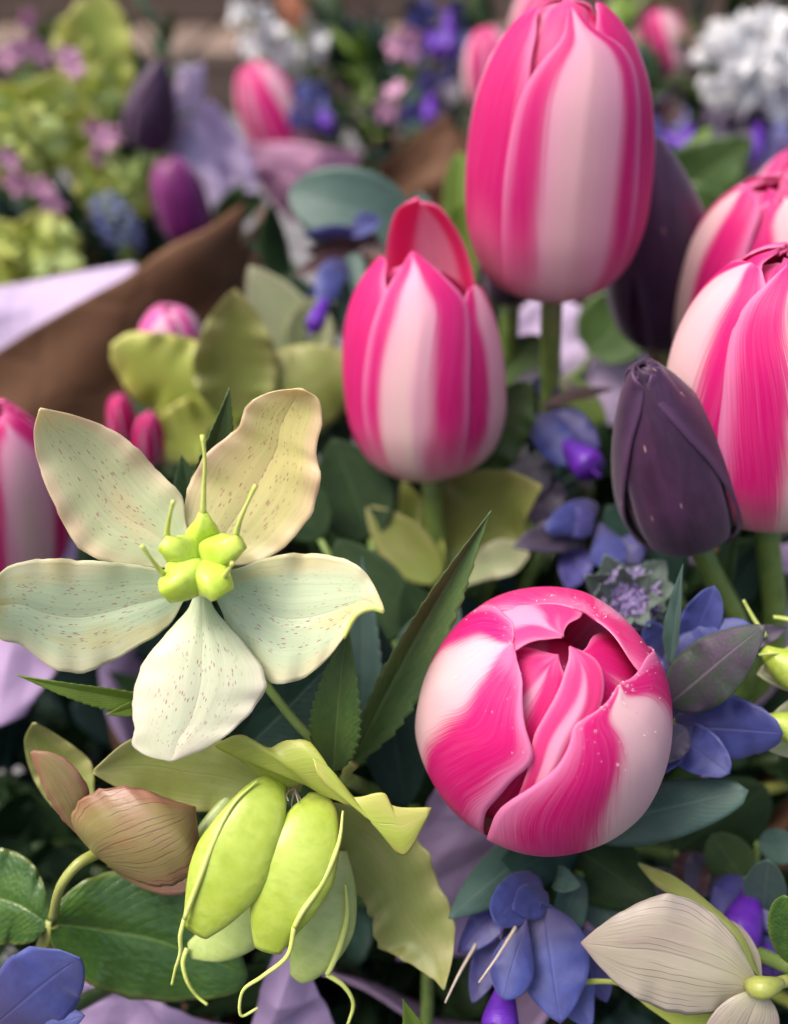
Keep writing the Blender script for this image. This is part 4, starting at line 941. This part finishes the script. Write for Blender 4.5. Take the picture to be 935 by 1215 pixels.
honeywort('honeywort with a violet bell at the lower right beside the grey hellebore', (870, 1030, .215),
    [((880, 1040, .21), (850, 1100, .2), 44, BI, dict(cup=-.2)), ((880, 1050, .205), (925, 1110, .196), 40, BI, dict(cup=-.2)), ((850, 1020, .215), (820, 1060, .205), 50, BD, dict(cup=.2)), ((815, 1010, .22), (830, 1065, .205), 44, BM, dict(cup=.2)), ((770, 1030, .215), (800, 1090, .205), 50, BD, dict(cup=.2)), ((900, 1110, .2), (935, 1150, .19), 44, BI, dict(cup=.2))],
    [((893, 1060, .202), (875, 1115, .194), 24), ((905, 1110, .202), (915, 1150, .196), 20)])
honeywort('blurred honeywort with a drooping blue bract left of the middle tulip', (440, 330, .315),
    [((415, 275, .32), (452, 262, .308), 30, BB, dict(cup=.3, roll=30, shape='round')), ((425, 278, .318), (362, 280, .308), 22, BI, dict(cup=-.3, roll=25)), ((430, 290, .315), (365, 300, .305), 26, BM, dict(cup=.2, roll=20)), ((420, 305, .312), (348, 325, .302), 24, BM, dict(cup=.3, roll=-20)),
     ((408, 308, .308), (378, 362, .298), 40, BB, dict(cup=-.2)), ((410, 320, .312), (366, 352, .304), 24, BB, dict(cup=.2)), ((420, 280, .318), (455, 300, .312), 30, BM, dict(cup=.2)), ((418, 300, .31), (425, 345, .305), 26, 'leaf_teal', dict(cup=.3))],
    [((388, 352, .302), (372, 388, .292), 11)])
honeywort('blue honeywort bract spread at the lower left corner', (30, 1225, .186),
    [((-5, 1215, .172), (98, 1132, .164), 100, BB, dict(cup=-.12, roll=-12, shape='ovate')), ((10, 1235, .176), (105, 1205, .17), 50, BB, dict(cup=-.2)), ((0, 1220, .175), (-40, 1150, .17), 60, BI, dict(cup=.2))])
honeywort('shaded honeywort under the reddish hellebore', (190, 1010, .23), [((150, 1000, .225), (200, 985, .215), 40, BI, dict(cup=.2)), ((180, 1010, .225), (105, 1000, .215), 40, BI, dict(cup=.2))])

# ------------------------------------------------------------------ fuzzy violet flower head with serrated bracts
o = leafy('fuzzy violet flower head ringed by grey green serrated bracts', 'mint_flower_head', 'flower', (748, 738, .214), 'front', 'stem_green', .0020)
c0 = (746, 712, .206)
for k in range(11):
    a = 2 * math.pi * k / 11 + .3; ln = 58 + 14 * math.sin(k * 2.3)
    bl(o, 'bract', (c0[0] + 14 * math.cos(a), c0[1] - 14 * math.sin(a), .209), (c0[0] + ln * math.cos(a), c0[1] - ln * math.sin(a) * .9, .203 + .004 * math.sin(k)), 40, 'leaf_silver', cup=.25, fold=.15, serr=.22, ns=7, n=(43, 11), roll=rng.uniform(-15, 15))
for k in range(7):
    a = 2 * math.pi * k / 7
    bl(o, 'bract', (c0[0] + 8 * math.cos(a), c0[1] - 8 * math.sin(a), .205), (c0[0] + 40 * math.cos(a), c0[1] - 40 * math.sin(a), .196), 24, 'leaf_silver', cup=.3, serr=.2, ns=5, n=(31, 9))
C = P(746, 712, .205); ctr_n = (CAM - C) / np.linalg.norm(CAM - C)
vs, fs, q = [], [], []
r = np.random.default_rng(3)
for k in range(420):
    a = r.uniform(0, 6.283); rr = math.sqrt(r.uniform(0, 1)); hgt = math.sqrt(max(0, 1 - rr * rr))
    dirv = RGT * math.cos(a) * rr + UPV * math.sin(a) * rr + ctr_n * (hgt + .25); dirv /= np.linalg.norm(dirv)
    p0 = C + (RGT * math.cos(a) * rr + UPV * math.sin(a) * rr) * .0066 + ctr_n * hgt * .004
    l = r.uniform(.0012, .0030); e = dirv + r.normal(0, .3, 3); e /= np.linalg.norm(e)
    v1, f1, q1 = tube_geo([p0, p0 + e * l * .6, p0 + e * l], [.00022, .00032, .00012], ns=5, n=4)
    fs += [tuple(i + len(vs) for i in ff) for ff in f1]; vs += list(v1); q += list(q1)
s = part('floret_fuzz', vs, fs, q, 'thistle_violet', o); s['kind'] = 'stuff'
hemi = tube(o, 'receptacle', [C - ctr_n * .006, C - ctr_n * .001, C + ctr_n * .003, C + ctr_n * .0045], [.003, .0066, .0055, .0012], 'thistle_violet', ns=16, n=14)

# ------------------------------------------------------------------ loose tissue folds among the flowers
def crumple(o, amp, seed):
    """random creases pressed into a sheet of paper"""
    r = np.random.default_rng(seed); me = o.data
    co_ = np.array([v_.co[:] for v_ in me.vertices]); nn_ = np.array([v_.normal[:] for v_ in me.vertices]); h2 = len(co_) // 2
    ext = np.ptp(co_, axis=0).max(); off = np.zeros(h2)
    for k in range(16):
        dv = r.normal(0, 1, 3); dv /= np.linalg.norm(dv); c_ = co_[r.integers(0, h2)]
        t = (co_[:h2] - c_) @ dv / ext; fall = np.exp(-(np.linalg.norm(co_[:h2] - c_, axis=1) / (ext * r.uniform(.15, .5))) ** 2)
        off += (np.abs(t) * 6 % 1.0 - .5) * 0 + np.maximum(0, .12 - np.abs(t)) / .12 * fall * r.uniform(-1, 1)
    d_ = nn_[:h2] * (off * amp * ext)[:, None]
    co_[:h2] += d_; co_[h2:] += d_
    me.vertices.foreach_set('co', co_.ravel().astype(np.float32)); me.update()
def sheet(name, label, cat, mat, L, Rr, d, bulge=0, ruffle=.05, seed=0, th=.0004, n=(30, 30), dl=0., dr=0.):
    ctr = P((L[0][0] + Rr[0][0]) / 2, (L[0][1] + Rr[0][1]) / 2, d[0])
    o = thing(name, label, cat, ctr); crumple(loft(o, 'sheet', L, Rr, mat, d, bulge=bulge, ruffle=ruffle, rk=3, seed=seed, n=(48, 48), th=th, dl=dl, dr=dr), .05, seed); return o
sheet('tissue_paper', 'lilac tissue fold beside the lower left of the half open tulip', 'tissue paper', 'tissue', [(470, 1140), (490, 1060), (500, 990), (520, 940)], [(640, 1130), (625, 1060), (600, 1000), (590, 950)], (.232, .215, .212), bulge=.08, seed=41)
sheet('tissue_paper', 'lilac tissue fold showing between the seed pod tips', 'tissue paper', 'tissue', [(290, 1290), (300, 1210), (312, 1160), (330, 1120)], [(420, 1290), (400, 1220), (385, 1180), (350, 1120)], (.215, .205, .20), bulge=.05, seed=42)
sheet('tissue_paper', 'lilac tissue showing under the glossy leaf near the blue bract', 'tissue paper', 'tissue', [(80, 1300), (85, 1230), (95, 1180)], [(300, 1290), (290, 1230), (180, 1185)], (.225, .215, .212), bulge=.05, seed=43)
sheet('tissue_paper', 'lilac tissue coloured brighter as if backlit, behind the stalk of the tall striped tulip', 'tissue paper', 'tissue_backlit_tint', [(560, 520), (590, 440), (610, 390), (640, 350)], [(770, 540), (790, 480), (760, 420), (690, 365)], (.345, .34, .335), bulge=.08, seed=44)
sheet('tissue_paper', 'lilac tissue edge under the cream hellebore at the left edge', 'tissue paper', 'tissue', [(-60, 900), (-50, 800), (-60, 700)], [(30, 850), (75, 770), (90, 640)], (.245, .25, .255), bulge=.08, seed=45)
sheet('tissue_paper', 'small lilac tissue fold right of the serrated leaf pair', 'tissue paper', 'tissue', [(360, 860), (362, 810), (368, 770)], [(400, 850), (392, 800), (385, 775)], (.225, .222, .22), seed=46)
sheet('tissue_paper', 'dull lilac tissue strip behind the pale green pods', 'tissue paper', 'tissue', [(880, 800), (900, 720), (915, 650)], [(930, 800), (940, 720), (945, 640)], (.27, .265, .26), seed=47)

# ------------------------------------------------------------------ neighbours: papers
sheet('kraft_paper', 'brown kraft flap folded out from the wrap of the lime blossom bouquet', 'wrapping paper', 'kraft', [(-130, 700), (-120, 600), (-110, 480)], [(250, 560), (275, 400), (290, 240)], (.40, .385, .375), bulge=.10, ruffle=.03, seed=51, n=(30, 40))
sheet('tissue_paper', 'lilac tissue lining folded over the kraft flap', 'tissue paper', 'tissue_backlit_tint', [(-60, 470), (-50, 400), (-60, 350)], [(120, 400), (172, 350), (160, 312)], (.385, .38, .39), bulge=-.10, ruffle=.06, seed=52)
sheet('tissue_paper', 'lilac tissue coloured as if backlit, standing up behind the dark tulip', 'tissue paper', 'tissue_backlit_tint', [(190, 250), (200, 160), (212, 78)], [(270, 240), (245, 160), (240, 70)], (.52, .52, .50), bulge=.12, seed=53)
sheet('tissue_paper', 'lilac tissue corner coloured as if backlit, leaning towards the far striped tulip', 'tissue paper', 'tissue_backlit_tint', [(215, 240), (235, 190), (240, 130)], [(305, 250), (300, 190), (250, 120)], (.54, .54, .52), bulge=.10, seed=54)
sheet('tissue_paper', 'pink tissue collar under the far striped tulip', 'tissue paper', 'tissue_pink', [(345, 262), (305, 215), (285, 168)], [(395, 255), (420, 215), (428, 180)], (.58, .56, .55), bulge=.18, seed=55)
sheet('kraft_paper', 'brown kraft corner standing up left of the tall striped tulip', 'wrapping paper', 'kraft', [(440, 320), (445, 250), (452, 195)], [(600, 320), (575, 220), (530, 132)], (.50, .50, .49), bulge=.05, ruffle=.02, seed=56)
sheet('tissue_paper', 'dull mauve tissue at the right edge under the frilly white flower', 'tissue paper', 'tissue', [(870, 300), (880, 240), (900, 200)], [(970, 290), (970, 200), (960, 120)], (.46, .46, .45), bulge=.08, seed=57)

# ------------------------------------------------------------------ generic leaves for copied sprigs
def leaf_mesh(name, mat, shape, wd, **k):
    g = blade_grid((0, 0, 0), (1, 0, 0), np.array((0, 1.0, 0)), np.array((0, 0, 1.0)), wd / 2, shape=shape, n=(14, 9), **k)
    ve, f, q = shell(g, .016); return mesh_from(name, ve, f, q, mat)
LM = {}
for mt in ('leaf_dark', 'leaf_green', 'leaf_deep_teal', 'leaf_teal', 'leaf_lime', 'bract_blue', 'bract_indigo', 'bract_dusk', 'white_petal', 'pink_petal', 'pale_floret', 'muscari_bell', 'lime_sepal'):
    LM[mt] = [leaf_mesh(mt, mt, 'ovate', .48, cup=.25, bend=.08, seed=1), leaf_mesh(mt, mt, 'lance', .34, fold=.3, bend=-.06, seed=2), leaf_mesh(mt, mt, 'round', .62, cup=-.25, bend=.1, seed=3)]
def put(name, me, parent, p, ax, nr, ln):
    ax = np.asarray(ax, float); ax = ax / np.linalg.norm(ax); nr = np.asarray(nr, float)
    y = np.cross(nr, ax)
    if np.linalg.norm(y) < 1e-4: y = np.cross(nr + (.1, .2, .3), ax)
    y = y / np.linalg.norm(y); z = np.cross(ax, y)
    o = obj(name, me, parent)
    q = p - rootloc(parent)
    o.matrix_local = Matrix(((ax[0] * ln, y[0] * ln, z[0] * ln, q[0]), (ax[1] * ln, y[1] * ln, z[1] * ln, q[1]), (ax[2] * ln, y[2] * ln, z[2] * ln, q[2]), (0, 0, 0, 1)))
    return o
def sprig(label, top, bq, mats, nl, ln, group, length=.05, name='leafy_sprig'):
    o = thing(name, label, 'foliage', top, group)
    c = np.array((BQ[bq][0], BQ[bq][1], .20)); ax = top - c; ax = ax / np.linalg.norm(ax)
    ax = ax + rng.normal(0, .15, 3); ax /= np.linalg.norm(ax)
    stem_to(o, top, ax, bq, .0013, 'stem_dark')
    s0 = np.cross(ax, (0, 1, 0)); s0 /= np.linalg.norm(s0); s1 = np.cross(ax, s0)
    for k in range(nl):
        a = k * 2.4 + rng.uniform(-.3, .3); t = k / nl
        rad = s0 * math.cos(a) + s1 * math.sin(a)
        d = rad * (.45 + .75 * t) + ax * (1.0 - .75 * t) + rng.normal(0, .12, 3)
        put('leaf', random.choice(LM[random.choice(mats)][:3]), o, top - ax * length * t * .8, d, ax * 1.0 - rad * .4 + np.array((0, -.3, .3)), ln * rng.uniform(.75, 1.2))
    return o
# shaded filler in the front bouquet
MARK = [(670, 200, 'under the tall striped tulip'), (500, 420, 'behind the middle striped tulip'), (890, 480, 'behind the tulip next to the dark bud'), (800, 560, 'under the dark purple bud'), (645, 850, 'under the half open dewy tulip'), (240, 660, 'behind the open cream hellebore'),
        (340, 1020, 'behind the swollen seed pods'), (140, 970, 'behind the russet hellebore'), (60, 1150, 'under the glossy leaf'), (830, 1140, 'behind the grey white hellebore'), (620, 1130, 'behind the hanging blue honeywort'), (860, 830, 'behind the two tone honeywort bract'),
        (745, 710, 'around the fuzzy violet head'), (480, 740, 'behind the serrated leaf pair'), (570, 620, 'around the olive hellebore'), (650, 560, 'behind the honeywort with the violet bell'), (260, 450, 'behind the yellow green hellebore'), (20, 800, 'beside the lilac tissue edge')]
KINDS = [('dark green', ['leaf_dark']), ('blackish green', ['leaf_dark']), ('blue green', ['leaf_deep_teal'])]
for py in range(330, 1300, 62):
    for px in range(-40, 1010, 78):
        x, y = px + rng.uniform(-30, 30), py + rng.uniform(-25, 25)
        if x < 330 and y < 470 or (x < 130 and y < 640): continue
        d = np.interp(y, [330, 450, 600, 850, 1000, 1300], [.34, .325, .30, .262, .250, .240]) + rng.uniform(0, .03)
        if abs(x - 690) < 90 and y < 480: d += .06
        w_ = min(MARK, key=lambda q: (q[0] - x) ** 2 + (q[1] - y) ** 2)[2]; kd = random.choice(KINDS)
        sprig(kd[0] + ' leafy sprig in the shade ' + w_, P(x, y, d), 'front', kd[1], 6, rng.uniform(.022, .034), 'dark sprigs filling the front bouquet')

# ------------------------------------------------------------------ neighbours: flowers
def floret(parent, c, n_, r, mat, petals=5, name='floret', eye=None):
    """a small open flower of separate petals round c, facing n_"""
    n_ = n_ / np.linalg.norm(n_); a = np.cross(n_, (.3, .2, .9)); a /= np.linalg.norm(a); b = np.cross(n_, a); ph = rng.uniform(0, 6)
    for i in range(petals):
        t = ph + 2 * math.pi * i / petals; e = a * math.cos(t) + b * math.sin(t)
        put('petal', LM[mat][2], parent, c, e + n_ * .35, n_, r)
def cluster(label, name, cat, root, pts, r, mat, bq, petals=5, group=None, smat='stem_green'):
    o = thing(name, label, cat, P(*root), group); stem_to(o, P(*root), (0, 0, 1), bq, .0016, smat)
    for p_ in pts:
        c = P(*p_); n_ = (CAM - c) / np.linalg.norm(CAM - c) + rng.normal(0, .45, 3)
        tube(o, 'pedicel', [P(*root), (P(*root) + c) / 2 + rng.normal(0, .002, 3), c], [.0009, .0008, .0007], smat, n=8, ns=5)
        floret(o, c, n_, r, mat, petals)
    return o
def around(cx, cy, d, rx, ry, n, dd=.02):
    return [(cx + rx * math.sqrt(rng.uniform()) * math.cos(a), cy + ry * math.sqrt(rng.uniform()) * math.sin(a), d + rng.uniform(-dd, dd)) for a in rng.uniform(0, 6.28, n)]
cluster('cluster of small white blossom near the stone step', 'white_blossom', 'flower', (345, 110, .64), around(345, 58, .62, 55, 32, 15) + around(298, 25, .62, 22, 26, 6), .010, 'white_petal', 'back')
def lime(label, c, R, big, n, bq='left'):
    o = thing('lime_blossom', label, 'flower', P(*c), 'lime green blossoms of the left neighbour'); stem_to(o, P(*c), (0, 0, 1), bq, .002, 'stem_green')
    for (b, t, wd) in big: bl(o, 'sepal', b, t, wd, 'lime_sepal', cup=.25, wave=.3, shape='round', n=(20, 13), serr=.12, ns=8)
    for i in range(int(n * 1.6)):
        p_ = P(c[0] + R * rng.uniform(-1, 1), c[1] + R * .7 * rng.uniform(-1, 1), c[2] - .012 + rng.uniform(-.008, .008))
        nn = CAM - p_ + rng.normal(0, .15, 3); ax = np.array((rng.normal(0, .8), rng.normal(0, .3), rng.normal(-.3, .6)))
        put('floret', LM[random.choice(['pale_floret', 'pale_floret', 'lime_sepal'])][i % 3], o, p_, ax, nn, rng.uniform(.007, .017))
    return o
lime('tall lime blossom with scalloped edge beside the stone step', (112, 110, .47), 26, [((115, 140, .48), (118, -12, .46), 84), ((110, 140, .475), (75, 20, .46), 50), ((120, 145, .475), (142, 60, .46), 40)], 10)
lime('broad lime blossom under the small pink flowers', (45, 150, .45), 50, [((60, 200, .46), (-25, 110, .44), 110), ((60, 200, .46), (75, 85, .44), 90), ((60, 195, .46), (-20, 190, .44), 70), ((70, 190, .455), (110, 130, .44), 60)], 26)
lime('lime blossom low above the lilac tissue fold', (35, 300, .42), 44, [((40, 350, .43), (-40, 270, .42), 100), ((45, 350, .43), (60, 250, .415), 90), ((50, 345, .43), (92, 300, .42), 60)], 22)
lime('small lime blossom below the dark tulip', (140, 215, .45), 42, [((140, 250, .46), (100, 180, .45), 70), ((145, 250, .46), (185, 195, .45), 60)], 16)
PK = 'small pink blossoms of the left neighbour'
for lab, root, pts in (('small pink blossoms above the broad lime blossom', (30, 110, .47), [(30, 22, .46), (22, 60, .46), (36, 50, .465), (48, 66, .46), (8, 70, .465)]), ('pale pink blossom at the tall lime blossom', (95, 130, .46), [(88, 80, .445), (80, 70, .45)]),
                       ('pale pink blossom in front of the dark tulip', (128, 210, .45), [(112, 150, .435), (124, 168, .43), (132, 160, .435), (118, 182, .435)]), ('pale pink blossom left of the blue grape hyacinth', (55, 260, .45), [(20, 222, .435), (10, 190, .435), (52, 222, .43), (62, 244, .43), (8, 208, .435), (26, 214, .43)])):
    cluster(lab, 'pink_blossom', 'flower', root, pts, .0075, 'pink_petal', 'left', group=PK)
# grape hyacinth
o = thing('grape_hyacinth', 'pale blue grape hyacinth above the lilac tissue', 'flower', P(150, 292, .43)); stem_to(o, P(150, 292, .43), P(135, 240, .41) - P(150, 292, .43), 'left', .0016)
for k in range(46):
    t = k / 46; a = k * 2.4; r = 17 * math.sin(math.pi * (.12 + .8 * t)) ** .7
    cc = (150 - 24 * t, 290 - 60 * t)
    p_ = P(cc[0], cc[1], .425 - .008 * t) + (RGT * math.cos(a) * r + FWD * math.sin(a) * r) * .42 / FPX
    put('bell', LM['muscari_bell'][2], o, p_, RGT * math.cos(a) + FWD * math.sin(a) - UPV * .4, UPV, .0062)
    put('bell', LM['muscari_bell'][0], o, p_, RGT * math.cos(a + .5) + FWD * math.sin(a + .5) - UPV * .6, RGT, .0058)
tulip('dark purple tulip of the left neighbour standing before tissue coloured as if backlit', (172, 174, .43), (190, 74, .405), .0128, three_dark(-70), bq='left', prof=EGG, name='dark_tulip', n=(26, 16), stem_r=.0026)
tulip('magenta double tulip beside the kraft flap', (226, 285, .44), (200, 188, .415), .0135, three_dark(-90, 'magenta_petal') + [dict(az=a, mat='magenta_petal', sr=.75, sh=.95, flat=0, sw=.8) for a in (-60, 60, 180)], bq='left', name='magenta_tulip', n=(24, 14), stem_r=.0026)
tulip('far striped tulip standing in a pink tissue collar', (352, 200, .60), (296, 78, .57), .0225, six(-60), bq='back', n=(26, 16))
tulip('far pink tulip just left of the tall striped tulip', (582, 128, .56), (576, 34, .54), .0165, six(-40), bq='back', n=(26, 16))
tulip('far pink tulip just right of the tall striped tulip', (796, 100, .60), (776, 8, .58), .0165, six(-50), bq='right', n=(26, 16))
tulip('far pink tulip head peeping over the top of the tall striped tulip', (640, 70, .50), (650, -20, .48), .019, six(-50), bq='right', n=(26, 16))
# frilly white flower
o = thing('frilly_white_flower', 'frilly white double flower above the pale green leaf', 'flower', P(895, 130, .53)); stem_to(o, P(895, 130, .53), (0, 0, 1), 'right', .0025)
for k in range(110):
    a = rng.uniform(0, 6.28); r = math.sqrt(rng.uniform()); c = P(893 + 62 * r * math.cos(a), 75 + 62 * r * math.sin(a), .505 + .03 * r * r + rng.uniform(-.008, .008))
    e = RGT * math.cos(a) - UPV * math.sin(a) + (CAM - c) * .8 * (1 - r) / .5 + rng.normal(0, .3, 3)
    put('petal', LM['white_petal'][k % 3], o, c - e / np.linalg.norm(e) * .008, e, CAM - c + rng.normal(0, .2, 3), rng.uniform(.013, .022))
# honeywort of the neighbours
HB = 'honeywort stems of the neighbouring bouquets'
def far_wort(label, cx, cy, d, rx, ry, n, mats, bq, bells=1):
    L = []
    for i in range(n):
        a = rng.uniform(0, 6.28); b = (cx + rng.uniform(-rx, rx) * .6, cy + rng.uniform(-ry, ry) * .6, d + rng.uniform(-.01, .01)); ln = rng.uniform(.6, 1.1) * 34 * .55 / d
        L.append((b, (b[0] + ln * math.cos(a), b[1] + ln * .8 * math.sin(a) + 8, b[2] - .012), rng.uniform(18, 30), random.choice(mats), dict(cup=rng.uniform(-.3, .3), shape=random.choice(['round', 'ovate']))))
    bb = [((cx + rng.uniform(-rx, rx) * .5, cy + rng.uniform(-ry, ry) * .5, d - .012), (cx + rng.uniform(-rx, rx) * .6, cy + ry * .8, d - .02), 9) for _ in range(bells)]
    honeywort(label, (cx, cy + ry + 20, d + .01), L, bb, bq, HB)
far_wort('far honeywort with bright blue bracts right of the collared tulip', 378, 120, .57, 30, 40, 11, [BB, BB, BI], 'back')
far_wort('far dark violet honeywort at the back of the bouquet near the step', 520, 30, .60, 40, 40, 16, [BI, BI, BD, BB], 'back', 2)
far_wort('far violet honeywort above the kraft corner', 520, 112, .57, 36, 40, 14, [BI, BD, 'leaf_teal'], 'back', 2)
far_wort('far dusky honeywort below the frilly white flower', 800, 150, .52, 40, 36, 14, [BD, BI, BM], 'right', 2)
far_wort('far dusky honeywort right of the pale green leaf', 890, 160, .50, 40, 30, 12, [BD, BI], 'right', 1)
cluster('far small lilac pink blossoms among the violet honeywort', 'pink_blossom', 'flower', (490, 120, .60), [(470, 55, .58), (484, 62, .58), (488, 42, .585), (470, 110, .575), (460, 130, .575)], .010, 'pink_petal', 'back')
# foliage of the neighbours
FAR = {'left': [(112, 60, 'beside the tall lime blossom'), (40, 140, 'behind the broad lime blossom'), (178, 125, 'beside the dark tulip'), (138, 260, 'around the grape hyacinth'), (35, 300, 'behind the low lime blossom'), (212, 235, 'beside the magenta tulip'), (20, 40, 'behind the small pink blossoms'), (150, 320, 'above the lilac tissue lining')],
       'back': [(345, 60, 'beside the white blossom'), (380, 130, 'behind the bright blue honeywort'), (575, 75, 'behind the far pink tulip'), (520, 20, 'around the dark violet honeywort'), (520, 180, 'above the kraft corner'), (470, 60, 'around the lilac pink blossoms'), (430, 200, 'beside the pink tissue collar')],
       'right': [(790, 50, 'beside the far pink tulip'), (890, 75, 'behind the frilly white flower'), (800, 150, 'around the dusky honeywort'), (840, 220, 'behind the large pale green leaf'), (950, 200, 'beside the mauve tissue'), (740, 200, 'behind the tucked dark tulip')]}
def fill(lab, grp, pts, bq, mats, nl=7, ln=(.022, .034)):
    NAMES = {'leaf_dark': 'dark green', 'leaf_green': 'mid green', 'leaf_lime': 'lime green', 'leaf_teal': 'blue green', 'leaf_deep_teal': 'deep blue green'}
    for (x, y, d) in pts:
        mt = random.choice(mats); w_ = min(FAR[bq], key=lambda q: (q[0] - x) ** 2 + (q[1] - y) ** 2)[2]
        sprig(NAMES[mt] + ' ' + lab + ' ' + w_, P(x, y, d), bq, [mt], nl, rng.uniform(*ln), grp)
fill('leafy sprig', 'sprigs in the left neighbour', [(x + rng.uniform(-15, 15), y + rng.uniform(-15, 15), .49 + rng.uniform(0, .03)) for x in (-20, 35, 90, 140, 185) for y in (60, 120, 180, 240, 300)], 'left', ['leaf_dark', 'leaf_green', 'leaf_lime', 'leaf_teal', 'leaf_green'])
fill('low shaded sprig', 'low sprigs in the left neighbour', [(x + rng.uniform(-15, 15), y, .46 + rng.uniform(0, .03)) for x in (10, 70, 120, 170, 215) for y in (270, 320)], 'left', ['leaf_dark', 'leaf_deep_teal'])
fill('leafy sprig', 'sprigs in the back bouquet', [(x + rng.uniform(-15, 15), y + rng.uniform(-12, 12), .63 + rng.uniform(0, .03)) for x in (380, 420, 460, 500, 545, 590) for y in (30, 75, 120, 160, 200)], 'back', ['leaf_teal', 'leaf_dark', 'leaf_green', 'leaf_deep_teal', 'leaf_lime'])
fill('leafy sprig', 'sprigs in the right neighbour', [(x + rng.uniform(-15, 15), y + rng.uniform(-12, 12), .56 + rng.uniform(0, .03)) for x in (740, 790, 840, 890, 940, 985) for y in (20, 70, 120, 170, 230)], 'right', ['leaf_green', 'leaf_dark', 'leaf_deep_teal', 'leaf_lime', 'leaf_dark'])
broad('dark oval leaf hanging over the pavement beside the kraft flap', [((250, 268, .50), (312, 232, .48), 34, 'leaf_dark', dict(cup=.2, shape='round')), ((255, 266, .50), (292, 215, .49), 24, 'leaf_green', dict(cup=.2))], (248, 272, .50), 'left')
broad('large dark leaf behind the cluster of white blossom', [((430, 110, .66), (425, 20, .64), 80, 'leaf_deep_teal', dict(cup=.2)), ((440, 110, .66), (475, 40, .64), 60, 'leaf_dark', dict(cup=.2))], (432, 130, .66), 'back')
# another bucket and a terracotta pot
t = thing('bucket', 'empty black bucket standing on the pavement behind the kraft flap', 'bucket', (-.215, .87, 0), 'buckets holding the bouquets')
lathe('wall', [(.055, .002), (.060, .0), (.076, .205), (.073, .205), (.058, .012), (.0, .012)], 'bucket_black', t, (-.215, .87))
lathe('rim', [(.0765, .196), (.080, .198), (.080, .206), (.0765, .208)], 'bucket_black', t, (-.215, .87))
t = thing('terracotta_pot', 'reddish terracotta pot on the stone step behind the white blossom', 'pot', (-.23, 2.64, .15))
lathe('body', [(.06, .15), (.065, .15), (.085, .29), (.078, .29), (.05, .17), (0, .17)], 'terracotta', t, (-.23, 2.64))
lathe('rim', [(.0855, .28), (.094, .285), (.094, .33), (.082, .33), (.080, .285)], 'terracotta', t, (-.23, 2.64))
